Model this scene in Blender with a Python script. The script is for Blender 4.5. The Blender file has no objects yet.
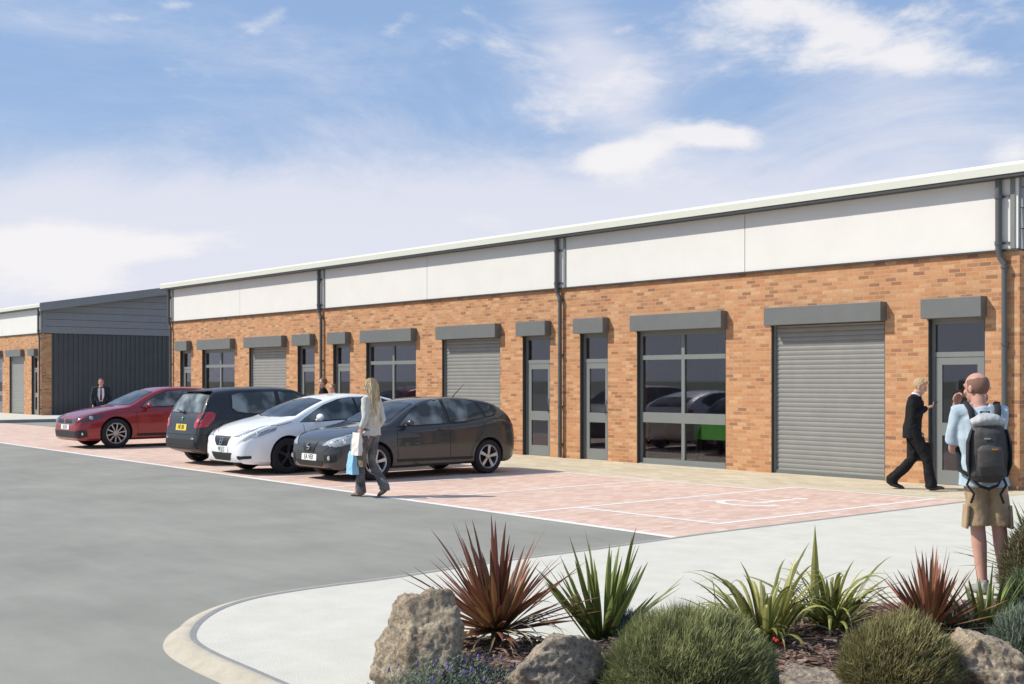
import bpy, bmesh, math, random
from mathutils import Vector, Matrix, noise
from mathutils.bvhtree import BVHTree
R = math.radians
scene = bpy.context.scene
COL = scene.collection
random.seed(7)

# ------------------------------------------------------------------ helpers
def tag(o, label=None, cat=None, group=None, kind=None):
    if label: o['label'] = label
    if cat: o['category'] = cat
    if group: o['group'] = group
    if kind: o['kind'] = kind
    return o

def link(o, parent=None):
    COL.objects.link(o)
    if parent is not None: o.parent = parent
    return o

def mesh_obj(name, bm, mats, parent=None, smooth=False, recalc=True):
    if recalc: bmesh.ops.recalc_face_normals(bm, faces=bm.faces)
    me = bpy.data.meshes.new(name)
    bm.to_mesh(me); bm.free()
    if not isinstance(mats, (list, tuple)): mats = [mats]
    for m in mats: me.materials.append(m)
    if smooth:
        for p in me.polygons: p.use_smooth = True
    return link(bpy.data.objects.new(name, me), parent)

def empty(name, loc=(0, 0, 0), rz=0.0, parent=None):
    o = bpy.data.objects.new(name, None)
    o.empty_display_size = 0.2
    o.location = loc; o.rotation_euler = (0, 0, rz)
    return link(o, parent)

def copy_tree(o, parent=None):
    c = o.copy(); COL.objects.link(c); c.parent = parent
    for ch in list(o.children): copy_tree(ch, c)
    return c

def box(bm, x0, x1, y0, y1, z0, z1, mi=0):
    v = [bm.verts.new((x, y, z)) for x in (x0, x1) for y in (y0, y1) for z in (z0, z1)]
    for q in ((0, 1, 3, 2), (4, 6, 7, 5), (0, 4, 5, 1), (2, 3, 7, 6), (0, 2, 6, 4), (1, 5, 7, 3)):
        f = bm.faces.new([v[i] for i in q]); f.material_index = mi
    return v

def bbox(x0, x1, y0, y1, z0, z1, bev=0.0):
    bm = bmesh.new(); box(bm, x0, x1, y0, y1, z0, z1)
    if bev: bmesh.ops.bevel(bm, geom=bm.edges[:], offset=bev, segments=2, affect='EDGES', profile=0.6)
    return bm

def ngon(bm, pts, mi=0):
    f = bm.faces.new([bm.verts.new(p) for p in pts]); f.material_index = mi
    return f

def tube(bm, pts, rad, lat=(1, 0, 0), n=10, mi=0, cap=True):
    """loft of elliptical rings; rad items are r or (a lateral, b depth)"""
    pts = [Vector(p) for p in pts]; lat = Vector(lat); rings = []
    for i, p in enumerate(pts):
        if i == 0: d = pts[1] - p
        elif i == len(pts) - 1: d = p - pts[i - 1]
        else: d = (pts[i + 1] - p).normalized() + (p - pts[i - 1]).normalized()
        d.normalize()
        l = lat - d * lat.dot(d)
        if l.length < 1e-3: l = d.orthogonal()
        l.normalize(); b = d.cross(l)
        r = rad[i] if isinstance(rad, (list,)) else rad
        ra, rb = r if isinstance(r, tuple) else (r, r)
        rings.append([bm.verts.new(p + l * (ra * math.cos(2 * math.pi * k / n)) + b * (rb * math.sin(2 * math.pi * k / n))) for k in range(n)])
    for a, b in zip(rings, rings[1:]):
        for k in range(n):
            f = bm.faces.new((a[k], a[(k + 1) % n], b[(k + 1) % n], b[k])); f.material_index = mi
    if cap:
        bm.faces.new(rings[0][::-1]).material_index = mi; bm.faces.new(rings[-1]).material_index = mi

def ell(bm, c, r, rot=None, seg=16, mi=0):
    m = Matrix.Translation(c) @ (rot.to_4x4() if rot else Matrix()) @ Matrix.Diagonal((r[0], r[1], r[2], 1))
    g = bmesh.ops.create_uvsphere(bm, u_segments=seg, v_segments=max(6, seg * 2 // 3), radius=1.0, matrix=m)
    for v in g['verts']:
        for f in v.link_faces: f.material_index = mi

def lathe(bm, prof, n=40, axis='y', mi=0, closed=True):
    """profile (r, h) revolved round the axis; closed joins last ring to first"""
    rings = []
    for r, h in prof:
        ring = []
        for k in range(n):
            a = 2 * math.pi * k / n
            c, s = r * math.cos(a), r * math.sin(a)
            ring.append(bm.verts.new((c, h, s) if axis == 'y' else (c, s, h)))
        rings.append(ring)
    prs = list(zip(rings, rings[1:])) + ([(rings[-1], rings[0])] if closed else [])
    for a, b in prs:
        for k in range(n):
            f = bm.faces.new((a[k], a[(k + 1) % n], b[(k + 1) % n], b[k])); f.material_index = mi

def interp(tab, x):
    if x <= tab[0][0]: return tab[0][1]
    if x >= tab[-1][0]: return tab[-1][1]
    for i in range(len(tab) - 1):
        x0, y0 = tab[i]; x1, y1 = tab[i + 1]
        if x <= x1:
            h = x1 - x0; d = (y1 - y0) / h
            dl = (y0 - tab[i - 1][1]) / (x0 - tab[i - 1][0]) if i > 0 else d
            dr = (tab[i + 2][1] - y1) / (tab[i + 2][0] - x1) if i + 2 < len(tab) else d
            m0 = 0 if d * dl <= 0 else 2 * d * dl / (d + dl)
            m1 = 0 if d * dr <= 0 else 2 * d * dr / (d + dr)
            if i == 0: m0 = d
            if i + 2 == len(tab): m1 = d
            t = (x - x0) / h
            return (2*t**3 - 3*t**2 + 1) * y0 + (t**3 - 2*t**2 + t) * h * m0 + (-2*t**3 + 3*t**2) * y1 + (t**3 - t**2) * h * m1

def eval_mesh(bm, mods):
    me = bpy.data.meshes.new('tmp'); bm.to_mesh(me); bm.free()
    o = bpy.data.objects.new('tmp', me); COL.objects.link(o)
    for typ, kw in mods:
        m = o.modifiers.new(typ, typ)
        for k, v in kw.items(): setattr(m, k, v)
    dg = bpy.context.evaluated_depsgraph_get(); dg.update()
    out = bpy.data.meshes.new_from_object(o.evaluated_get(dg))
    bpy.data.objects.remove(o); bpy.data.meshes.remove(me)
    return out

def blob(name, bm, mat, parent, voxel=0.01, smooth=4, wrinkle=0.0, wscale=9.0):
    bmesh.ops.recalc_face_normals(bm, faces=bm.faces)
    me = eval_mesh(bm, [('REMESH', dict(mode='VOXEL', voxel_size=voxel)), ('SMOOTH', dict(factor=0.5, iterations=smooth))])
    if wrinkle:
        nrs = [v.normal.copy() for v in me.vertices]
        for v, nr in zip(me.vertices, nrs):
            p = v.co * wscale
            v.co += nr * wrinkle * (noise.noise(Vector((p.x, p.y, p.z * 0.8))) + 0.5 * noise.noise(Vector((p.x * 2.3, p.y * 2.3, p.z * 1.5 + 9))))
    me.materials.clear(); me.materials.append(mat)
    for p in me.polygons: p.use_smooth = True
    me.name = name
    return link(bpy.data.objects.new(name, me), parent)

# ------------------------------------------------------------------ camera
F, CX, HY, H = 1213.5, 512.0, 380.5, 1.65
A = math.atan(1024 / F)
FW = Vector((-math.cos(A), math.sin(A), 0)); RT = Vector((math.sin(A), math.cos(A), 0))
cam = bpy.data.cameras.new('camera'); camo = link(bpy.data.objects.new('camera', cam))
cam.sensor_fit = 'HORIZONTAL'; cam.sensor_width = 36; cam.lens = 36 * F / 1024
cam.shift_y = (HY - 342) / 1024; cam.clip_start = 0.05; cam.clip_end = 3000
camo.location = (0, 0, H)
camo.rotation_euler = FW.to_track_quat('-Z', 'Y').to_euler()
scene.camera = camo

def ray(px, py=HY): return FW + RT * ((px - CX) / F) + Vector((0, 0, (HY - py) / F))
def gpt(px, py, z=0.0):
    t = F * (H - z) / (py - HY); r = ray(px, py); return Vector((0, 0, H)) + r * t
def dpt(px, py, t): return Vector((0, 0, H)) + ray(px, py) * t      # point at depth t
def xat(px, Y): r = ray(px); return r.x * Y / r.y

# ------------------------------------------------------------------ materials
def newmat(name):
    m = bpy.data.materials.new(name); m.use_nodes = True
    return m, m.node_tree.nodes, m.node_tree.links, m.node_tree.nodes['Principled BSDF']

def setb(b, **kw):
    for k, v in kw.items():
        k = k.replace('_', ' ')
        if k in b.inputs: b.inputs[k].default_value = v

def plain(name, c, rough=0.5, metal=0.0, var=0.0, vs=8.0, bump=0.0, bs=60.0, spec=0.5, coat=0.0, stretch=(1, 1, 1)):
    m, N, L, b = newmat(name)
    setb(b, Base_Color=(*c, 1), Roughness=rough, Metallic=metal, Specular_IOR_Level=spec, Coat_Weight=coat, Coat_Roughness=0.03)
    if var or bump:
        tc = N.new('ShaderNodeTexCoord'); mp = N.new('ShaderNodeMapping'); mp.inputs['Scale'].default_value = stretch
        L.new(tc.outputs['Object'], mp.inputs[0])
    if var:
        n = N.new('ShaderNodeTexNoise'); n.inputs['Scale'].default_value = vs; n.inputs['Detail'].default_value = 6; n.inputs['Roughness'].default_value = 0.65
        r = N.new('ShaderNodeValToRGB'); e = r.color_ramp.elements
        e[0].position = 0.3; e[1].position = 0.7
        e[0].color = (*[x * (1 - var) for x in c], 1); e[1].color = (*[min(1, x * (1 + var)) for x in c], 1)
        L.new(mp.outputs[0], n.inputs['Vector']); L.new(n.outputs[0], r.inputs[0]); L.new(r.outputs[0], b.inputs['Base Color'])
    if bump:
        n2 = N.new('ShaderNodeTexNoise'); n2.inputs['Scale'].default_value = bs; n2.inputs['Detail'].default_value = 5
        bp = N.new('ShaderNodeBump'); bp.inputs['Strength'].default_value = bump; bp.inputs['Distance'].default_value = 0.02
        L.new(mp.outputs[0], n2.inputs['Vector']); L.new(n2.outputs[0], bp.inputs['Height']); L.new(bp.outputs[0], b.inputs['Normal'])
    return m

def brick_mat(name, cols, mortar, bw, bh, msz, mode, rot=0.0, rough=0.85, bump=0.3, big=0.12):
    """cols: ramp colours a single brick may take; mode 'wall' (x+y, z) or 'floor' (x, y)"""
    m, N, L, b = newmat(name); setb(b, Roughness=rough, Specular_IOR_Level=0.25)
    tc = N.new('ShaderNodeTexCoord'); sp = N.new('ShaderNodeSeparateXYZ'); cb = N.new('ShaderNodeCombineXYZ')
    L.new(tc.outputs['Object'], sp.inputs[0])
    if mode == 'wall':
        ad = N.new('ShaderNodeMath'); ad.operation = 'ADD'
        L.new(sp.outputs[0], ad.inputs[0]); L.new(sp.outputs[1], ad.inputs[1]); L.new(ad.outputs[0], cb.inputs[0]); L.new(sp.outputs[2], cb.inputs[1])
    else:
        L.new(sp.outputs[0], cb.inputs[0]); L.new(sp.outputs[1], cb.inputs[1])
    mp = N.new('ShaderNodeMapping'); mp.inputs['Rotation'].default_value = (0, 0, rot); L.new(cb.outputs[0], mp.inputs[0])
    br = N.new('ShaderNodeTexBrick'); br.inputs['Scale'].default_value = 1.0
    br.inputs['Brick Width'].default_value = bw; br.inputs['Row Height'].default_value = bh; br.inputs['Mortar Size'].default_value = msz
    br.inputs['Mortar Smooth'].default_value = 0.2; br.inputs['Bias'].default_value = 0
    br.inputs['Color1'].default_value = (0, 0, 0, 1); br.inputs['Color2'].default_value = (1, 1, 1, 1); br.inputs['Mortar'].default_value = (0.5, 0.5, 0.5, 1)
    L.new(mp.outputs[0], br.inputs['Vector'])
    r = N.new('ShaderNodeValToRGB'); r.color_ramp.interpolation = 'LINEAR'
    el = r.color_ramp.elements
    while len(el) < len(cols): el.new(0.5)
    for i, c in enumerate(cols): el[i].position = i / (len(cols) - 1); el[i].color = (*c, 1)
    L.new(br.outputs['Color'], r.inputs[0])
    # wear inside bricks and broad tonal drift
    n = N.new('ShaderNodeTexNoise'); n.inputs['Scale'].default_value = 30; n.inputs['Detail'].default_value = 5; L.new(tc.outputs['Object'], n.inputs['Vector'])
    n2 = N.new('ShaderNodeTexNoise'); n2.inputs['Scale'].default_value = 0.8; n2.inputs['Detail'].default_value = 4; L.new(tc.outputs['Object'], n2.inputs['Vector'])
    a = N.new('ShaderNodeMath'); a.operation = 'MULTIPLY_ADD'; a.inputs[1].default_value = 0.5; a.inputs[2].default_value = 0.75 - big / 2
    L.new(n.outputs[0], a.inputs[0])
    a2 = N.new('ShaderNodeMath'); a2.operation = 'MULTIPLY_ADD'; a2.inputs[1].default_value = big * 2; L.new(n2.outputs[0], a2.inputs[0]); L.new(a.outputs[0], a2.inputs[2])
    sc = N.new('ShaderNodeVectorMath'); sc.operation = 'SCALE'; L.new(r.outputs[0], sc.inputs[0]); L.new(a2.outputs[0], sc.inputs['Scale'])
    mx = N.new('ShaderNodeMix'); mx.data_type = 'RGBA'; L.new(br.outputs['Fac'], mx.inputs[0]); L.new(sc.outputs[0], mx.inputs[6]); mx.inputs[7].default_value = (*mortar, 1)
    L.new(mx.outputs[2], b.inputs['Base Color'])
    bp = N.new('ShaderNodeBump'); bp.inputs['Strength'].default_value = bump; bp.inputs['Distance'].default_value = 0.008; bp.invert = True
    L.new(br.outputs['Fac'], bp.inputs['Height']); L.new(bp.outputs[0], b.inputs['Normal'])
    return m

def glass_mat(name, tint, rough=0.02):
    m, N, L, b = newmat(name); N.remove(b)
    t = N.new('ShaderNodeBsdfTransparent'); t.inputs[0].default_value = (*tint, 1)
    g = N.new('ShaderNodeBsdfGlossy'); g.inputs['Roughness'].default_value = rough; g.inputs[0].default_value = (0.9, 0.92, 0.95, 1)
    fr = N.new('ShaderNodeLayerWeight'); fr.inputs[0].default_value = 0.5; pw = N.new('ShaderNodeMath'); pw.operation = 'POWER'; pw.inputs[1].default_value = 4.0; L.new(fr.outputs['Facing'], pw.inputs[0])
    mu = N.new('ShaderNodeMath'); mu.operation = 'MULTIPLY_ADD'; mu.inputs[1].default_value = 0.92; mu.inputs[2].default_value = 0.075; mu.use_clamp = True
    L.new(pw.outputs[0], mu.inputs[0])
    mx = N.new('ShaderNodeMixShader'); L.new(mu.outputs[0], mx.inputs[0]); L.new(t.outputs[0], mx.inputs[1]); L.new(g.outputs[0], mx.inputs[2])
    L.new(mx.outputs[0], N['Material Output'].inputs[0])
    return m

def leaf_mat(name, base, tip, rough=0.5, trans=0.25):
    """colour comes from the per-blade attribute 'tone' (red = position along leaf, green = random)"""
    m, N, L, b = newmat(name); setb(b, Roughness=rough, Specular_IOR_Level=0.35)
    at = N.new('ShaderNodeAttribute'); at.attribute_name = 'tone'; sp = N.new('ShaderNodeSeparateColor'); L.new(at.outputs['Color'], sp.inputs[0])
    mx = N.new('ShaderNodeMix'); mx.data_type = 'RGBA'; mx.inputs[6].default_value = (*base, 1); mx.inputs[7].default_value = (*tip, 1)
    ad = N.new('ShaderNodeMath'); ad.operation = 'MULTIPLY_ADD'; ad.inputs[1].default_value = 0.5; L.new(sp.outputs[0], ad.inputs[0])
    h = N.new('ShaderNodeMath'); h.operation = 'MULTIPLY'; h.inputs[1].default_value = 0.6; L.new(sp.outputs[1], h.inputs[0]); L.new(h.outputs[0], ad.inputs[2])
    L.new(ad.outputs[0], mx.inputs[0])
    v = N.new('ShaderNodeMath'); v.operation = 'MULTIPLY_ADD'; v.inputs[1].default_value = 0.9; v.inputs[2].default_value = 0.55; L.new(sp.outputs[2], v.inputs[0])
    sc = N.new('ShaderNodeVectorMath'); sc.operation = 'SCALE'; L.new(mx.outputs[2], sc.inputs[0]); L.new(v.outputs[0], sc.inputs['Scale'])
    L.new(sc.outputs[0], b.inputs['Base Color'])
    tr = N.new('ShaderNodeBsdfTranslucent'); L.new(sc.outputs[0], tr.inputs[0])
    ms = N.new('ShaderNodeMixShader'); ms.inputs[0].default_value = trans
    L.new(b.outputs[0], ms.inputs[1]); L.new(tr.outputs[0], ms.inputs[2]); L.new(ms.outputs[0], N['Material Output'].inputs[0])
    return m

M = {}
M['asphalt'] = plain('asphalt', (0.185, 0.183, 0.170), 0.9, var=0.10, vs=0.9, bump=0.35, bs=90, spec=0.2, stretch=(1, 1.0, 1))
def asphalt_mat():
    m, N, L, b = newmat('asphalt'); setb(b, Roughness=0.92, Specular_IOR_Level=0.2)
    tc = N.new('ShaderNodeTexCoord')
    def ns(s, d, st=(1, 1, 1)):
        mp = N.new('ShaderNodeMapping'); mp.inputs['Scale'].default_value = st; mp.inputs['Rotation'].default_value = (0, 0, R(49.8)); L.new(tc.outputs['Object'], mp.inputs[0])
        n = N.new('ShaderNodeTexNoise'); n.inputs['Scale'].default_value = s; n.inputs['Detail'].default_value = d; n.inputs['Roughness'].default_value = 0.6; L.new(mp.outputs[0], n.inputs['Vector']); return n
    n1 = ns(0.6, 6); n2 = ns(140, 3); n3 = ns(2.2, 8, (.35, 1.6, 1))
    r1 = N.new('ShaderNodeValToRGB'); e = r1.color_ramp.elements; e[0].position = 0.3; e[1].position = 0.72
    e[0].color = (0.232, 0.228, 0.200, 1); e[1].color = (0.306, 0.300, 0.264, 1); L.new(n1.outputs[0], r1.inputs[0])
    mu = N.new('ShaderNodeMath'); mu.operation = 'MULTIPLY_ADD'; mu.inputs[1].default_value = 0.9; mu.inputs[2].default_value = 0.40; L.new(n2.outputs[0], mu.inputs[0])
    mu3 = N.new('ShaderNodeMath'); mu3.operation = 'MULTIPLY_ADD'; mu3.inputs[1].default_value = 0.30; L.new(n3.outputs[0], mu3.inputs[0]); L.new(mu.outputs[0], mu3.inputs[2])
    sc = N.new('ShaderNodeVectorMath'); sc.operation = 'SCALE'; L.new(r1.outputs[0], sc.inputs[0]); L.new(mu3.outputs[0], sc.inputs['Scale'])
    L.new(sc.outputs[0], b.inputs['Base Color'])
    bp = N.new('ShaderNodeBump'); bp.inputs['Strength'].default_value = 0.35; bp.inputs['Distance'].default_value = 0.006; L.new(n2.outputs[0], bp.inputs['Height']); L.new(bp.outputs[0], b.inputs['Normal'])
    return m
M['asphalt'] = asphalt_mat()
M['concrete'] = plain('pale_concrete', (0.575, 0.555, 0.480), 0.9, var=0.07, vs=3.2, bump=0.2, bs=80, spec=0.2)
M['kerb'] = plain('kerb_stone', (0.44, 0.40, 0.32), 0.85, var=0.12, vs=7, bump=0.25, bs=50, spec=0.2)
M['kerb_grey'] = plain('kerb_edging', (0.28, 0.28, 0.27), 0.85, var=0.1, vs=9, bump=0.2, bs=50, spec=0.2)
M['paint'] = plain('line_paint', (0.72, 0.70, 0.66), 0.8, var=0.10, vs=14, spec=0.2)
M['pink'] = brick_mat('pink_block_paving', [(0.51, 0.335, 0.26), (0.56, 0.395, 0.315), (0.62, 0.46, 0.375), (0.53, 0.36, 0.285), (0.64, 0.50, 0.41)], (0.52, 0.39, 0.31), 0.20, 0.10, 0.005, 'floor', rot=R(90), bump=0.2, big=0.16)
M['buff'] = brick_mat('buff_block_paving', [(0.45, 0.38, 0.27), (0.51, 0.44, 0.31), (0.57, 0.50, 0.37), (0.48, 0.40, 0.28)], (0.46, 0.39, 0.27), 0.30, 0.15, 0.006, 'floor', bump=0.2, big=0.16)
M['brick'] = brick_mat('orange_brick', [(0.26, 0.125, 0.070), (0.42, 0.200, 0.095), (0.47, 0.228, 0.108), (0.53, 0.310, 0.165), (0.44, 0.185, 0.082), (0.49, 0.265, 0.130), (0.34, 0.160, 0.082)], (0.43, 0.30, 0.18), 0.205, 0.068, 0.007, 'wall', bump=0.35)
M['white_clad'] = plain('white_cladding', (0.69, 0.675, 0.63), 0.55, var=0.03, vs=1.5, spec=0.3)
M['roof'] = plain('pale_roof_sheet', (0.62, 0.63, 0.55), 0.5, var=0.03, vs=1.0, spec=0.3)
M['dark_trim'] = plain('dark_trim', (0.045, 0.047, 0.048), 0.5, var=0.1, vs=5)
M['grey_metal'] = plain('grey_coated_metal', (0.135, 0.142, 0.135), 0.5, var=0.06, vs=4)
M['frame'] = plain('window_frame_grey', (0.185, 0.197, 0.187), 0.45, var=0.04, vs=4)
M['pipe'] = plain('downpipe_grey', (0.085, 0.09, 0.088), 0.45, var=0.08, vs=4)
M['shutter'] = plain('shutter_slats', (0.235, 0.234, 0.218), 0.42, var=0.07, vs=3, spec=0.5)
M['slate_clad'] = plain('slate_grey_cladding', (0.215, 0.225, 0.232), 0.5, var=0.05, vs=2)
M['navy_clad'] = plain('dark_ribbed_cladding', (0.066, 0.071, 0.076), 0.5, var=0.1, vs=1.5)
M['glass'] = glass_mat('window_glass', (0.74, 0.73, 0.78))
M['in_wall'] = plain('interior_wall', (0.60, 0.55, 0.58), 0.9, var=0.05, vs=1)
M['in_floor'] = plain('interior_floor', (0.50, 0.43, 0.34), 0.7, var=0.15, vs=3)
M['green'] = plain('green_board', (0.09, 0.40, 0.045), 0.7, var=0.1, vs=6)
M['dark_wood'] = plain('dark_furniture', (0.16, 0.11, 0.08), 0.5, var=0.2, vs=6)
M['soil'] = plain('bark_mulch', (0.115, 0.075, 0.058), 0.95, var=0.45, vs=22, bump=0.9, bs=45, spec=0.1)
M['bark_chip'] = leaf_mat('bark_chips', (0.09, 0.05, 0.04), (0.30, 0.20, 0.15), 0.9, 0.0)

# ------------------------------------------------------------------ ground
D = 17.52
EY = lambda x: 9.46 + max(0, (-x - 8.4)) * 0.0345        # road edge of the bays
def sheet(name, pts, mat, z, parent=None, kind='structure'):
    bm = bmesh.new(); ngon(bm, [(p[0], p[1], z) for p in pts]); o = mesh_obj(name, bm, mat, parent)
    if parent is None: tag(o, kind=kind)
    return o
sheet('ground', [(-1500, -1500), (1500, -1500), (1500, 1500), (-1500, 1500)], plain('distant_ground', (0.13, 0.14, 0.09), 0.95, var=0.3, vs=0.05), -0.03)
sheet('road', [(-140, -60), (60, -60), (60, 60), (-140, 60)], M['asphalt'], 0.0)
XR = -8.42
XL = -48.6
paving = sheet('bay_paving', [(XR, EY(XR)), (XL, EY(XL)), (XL, 15.3), (-38.6, 15.3), (-38.6, 14.72), (-11.7, 14.72), (-11.7, 15.5), (XR, 15.5)], M['pink'], 0.002)
sheet('footpath', [(XR, 15.5), (-11.7, 15.5), (-11.7, 14.72), (-38.6, 14.72), (-38.6, D + 0.4), (XR, D + 0.4)], M['buff'], 0.0022)

def strip(bm, a, b, w, z):
    a = Vector((a[0], a[1], 0)); b = Vector((b[0], b[1], 0)); n = (b - a).normalized(); n = Vector((-n.y, n.x, 0)) * w / 2
    ngon(bm, [(*(p).xy, z) for p in (a - n, b - n, b + n, a + n)])
bm = bmesh.new()
Z = 0.0035
strip(bm, (XR, EY(XR) + 0.06), (XL, EY(XL) + 0.06), 0.12, Z)
mesh_obj('edge_line', bm, M['paint'], paving)
def line(a, b, w=0.09, z=Z + 0.001):
    bm = bmesh.new(); strip(bm, a, b, w, z); return mesh_obj('bay_line', bm, M['paint'], paving)
line((-11.48, EY(-11.48) + 0.12), (-11.48, 15.45))
line((-13.79, EY(-13.79) + 0.12), (-13.79, 14.68))
for k in range(1, 15): line((-13.79 - 2.31 * k, EY(-13.79 - 2.31 * k) + 0.12), (-13.79 - 2.31 * k, 14.68))
line((-11.435, 10.82), (-9.09, 10.82)); line((-9.13, 10.865), (-9.13, 15.36)); line((-11.435, 15.40), (-9.09, 15.40))
line((-38.3, 14.72), (-11.53, 14.72), 0.08, Z + 0.0005)
# wheelchair symbol painted on the paving (head towards the building)
bm = bmesh.new()
def arcs(bm, c, r, a0, a1, w, z, n=18):
    for k in range(n):
        p = a0 + (a1 - a0) * k / n; q = a0 + (a1 - a0) * (k + 1) / n
        pts = [(c[0] + (r + s * w) * math.cos(t), c[1] + (r + s * w) * math.sin(t), z) for t, s in ((p, -.5), (q, -.5), (q, .5), (p, .5))]
        ngon(bm, pts)
sx, sy = -10.30, 13.15
def sp(u, v): return (sx - v, sy + u)       # u along +Y, v to -X
zs = Z + 0.0
arcs(bm, (sx - 0.05, sy - 0.35), 0.46, R(150), R(370), 0.14, zs)
strip(bm, (sx + .05, sy + 0.75), (sx + .05, sy - 0.25), 0.13, zs + 0.0003)
strip(bm, (sx + .05, sy + 0.28), (sx - 0.40, sy + 0.28), 0.09, zs + 0.0006)
strip(bm, (sx + .05, sy - 0.22), (sx - 0.46, sy - 0.22), 0.11, zs + 0.0009)
strip(bm, (sx - 0.42, sy - 0.20), (sx - 0.62, sy - 0.72), 0.11, zs + 0.0012)
strip(bm, (sx - 0.60, sy - 0.70), (sx - 0.80, sy - 0.64), 0.10, zs + 0.0015)
vs = [bm.verts.new((sx + .05 + 0.13 * math.cos(2 * math.pi * k / 16), sy + 0.96 + 0.13 * math.sin(2 * math.pi * k / 16), zs)) for k in range(16)]
bm.faces.new(vs)
for v in bm.verts: v.co.x = sx - .08 + (v.co.x - sx) * .92; v.co.y = sy + .10 + (v.co.y - sy) * .76
mesh_obj('wheelchair_symbol', bm, M['paint'], paving)

# pale pavement with the rounded nose and its kerb
KZ = 0.05
edge = [gpt(*p, KZ).xy for p in ((690, 540), (600, 549), (500, 562), (395, 578), (340, 585), (300, 590.5), (262, 597), (235, 604), (216, 612), (203, 621), (196, 630), (195, 638), (203, 646), (222, 656), (250, 668), (285, 683))]
d_end = (edge[-1] - edge[-2]).normalized()
edge += [edge[-1] + d_end * 2.0, edge[-1] + d_end * 8.0, edge[-1] + d_end * 30]
edge = [Vector((XR + .06, 15.5)), Vector((XR + .06, EY(XR) + .2))] + edge[1:]
sm = edge[:2]
for i in range(2, len(edge) - 3):
    p0, p1, p2, p3 = edge[i - 1], edge[i], edge[i + 1], edge[i + 2]
    for q in range(4):
        u = q / 4; sm.append(.5 * ((2 * p1) + (p2 - p0) * u + (2 * p0 - 5 * p1 + 4 * p2 - p3) * u * u + (3 * p1 - p0 - 3 * p2 + p3) * u ** 3))
edge = sm + edge[-3:]
pts = [(p.x, p.y) for p in edge] + [(40, edge[-1].y), (40, 60), (XR + .06, 60)]
pave = sheet('pavement', pts, M['concrete'], KZ)
bmk = bmesh.new(); bmg = bmesh.new()
n = len(edge)
rows = []
for i, p in enumerate(edge):
    a = edge[max(0, i - 1)]; b = edge[min(n - 1, i + 1)]; t = (b - a).normalized(); nn = Vector((t.y, -t.x))
    if nn.dot(p - Vector((-5, 9))) < 0: nn = -nn
    # splay kerb widens round the nose and fades away towards the bays
    s = min(1, max(0, (i - 2 - 5 * 4) / 16.0)); s = s * s * (3 - 2 * s)
    rows.append((p, nn, s))
for (p, nn, s), (q, mm, s2) in zip(rows, rows[1:]):
    def prof(p, nn, s):
        g = 0.03; w = 0.02 + 0.13 * s
        return [Vector((*(p - nn * 0.01), KZ + 0.002)), Vector((*(p + nn * g), KZ + 0.006)), Vector((*(p + nn * (g + 0.02 + .06 * s)), KZ + 0.005 + .004 * s)), Vector((*(p + nn * (g + w * .55)), KZ * .6 + .01)), Vector((*(p + nn * (g + w + .01)), 0.0))]
    A1, B1 = prof(p, nn, s), prof(q, mm, s2)
    ngon(bmg, [A1[0], A1[1], B1[1], B1[0]])
    for k in (1, 2, 3): ngon(bmk, [A1[k], A1[k + 1], B1[k + 1], B1[k]])
bmesh.ops.remove_doubles(bmk, verts=bmk.verts, dist=0.0005)
mesh_obj('kerb_edging', bmg, M['kerb_grey'], pave); mesh_obj('kerb', bmk, M['kerb'], pave, smooth=True)

# far pavement in front of the far block
bm = bmesh.new(); box(bm, -110, XL - 0.15, 9, 24, -0.02, 0.12); box(bm, XL - 0.15, -40.5, 18.9, 40, -0.02, 0.118)
fp = tag(mesh_obj('far_pavement', bm, M['concrete']), kind='structure')
bm = bbox(XL - 0.15, XL, 9, 18.9, -0.02, 0.125, 0.01); mesh_obj('kerb', bm, M['kerb_grey'], fp)

# ------------------------------------------------------------------ buildings
def wall(bm, x0, x1, z0, z1, holes, y0, y1):
    xs = sorted({x0, x1, *[h[0] for h in holes], *[h[1] for h in holes]}); zs = sorted({z0, z1, *[h[2] for h in holes], *[h[3] for h in holes]})
    def solid(i, j):
        if i < 0 or j < 0 or i >= len(xs) - 1 or j >= len(zs) - 1: return False
        cx, cz = (xs[i] + xs[i + 1]) / 2, (zs[j] + zs[j + 1]) / 2
        return not any(h[0] < cx < h[1] and h[2] < cz < h[3] for h in holes)
    for i in range(len(xs) - 1):
        for j in range(len(zs) - 1):
            if not solid(i, j): continue
            a, b, c, d = xs[i], xs[i + 1], zs[j], zs[j + 1]
            ngon(bm, [(a, y0, c), (b, y0, c), (b, y0, d), (a, y0, d)]); ngon(bm, [(b, y1, c), (a, y1, c), (a, y1, d), (b, y1, d)])
            if not solid(i - 1, j): ngon(bm, [(a, y1, c), (a, y0, c), (a, y0, d), (a, y1, d)])
            if not solid(i + 1, j): ngon(bm, [(b, y0, c), (b, y1, c), (b, y1, d), (b, y0, d)])
            if not solid(i, j - 1): ngon(bm, [(a, y0, c), (a, y1, c), (b, y1, c), (b, y0, c)])
            if not solid(i, j + 1): ngon(bm, [(a, y0, d), (b, y0, d), (b, y1, d), (a, y1, d)])

OT = 2.63; BT = 2.94
def shutter_box(bt, x0, x1, y, z0):
    bm = bbox(x0 - 0.03, x1 + 0.03, y - 0.18, y + 0.02, z0 + OT - 0.005, z0 + BT, 0.008)
    return mesh_obj('shutter_box', bm, M['grey_metal'], bt)

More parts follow.
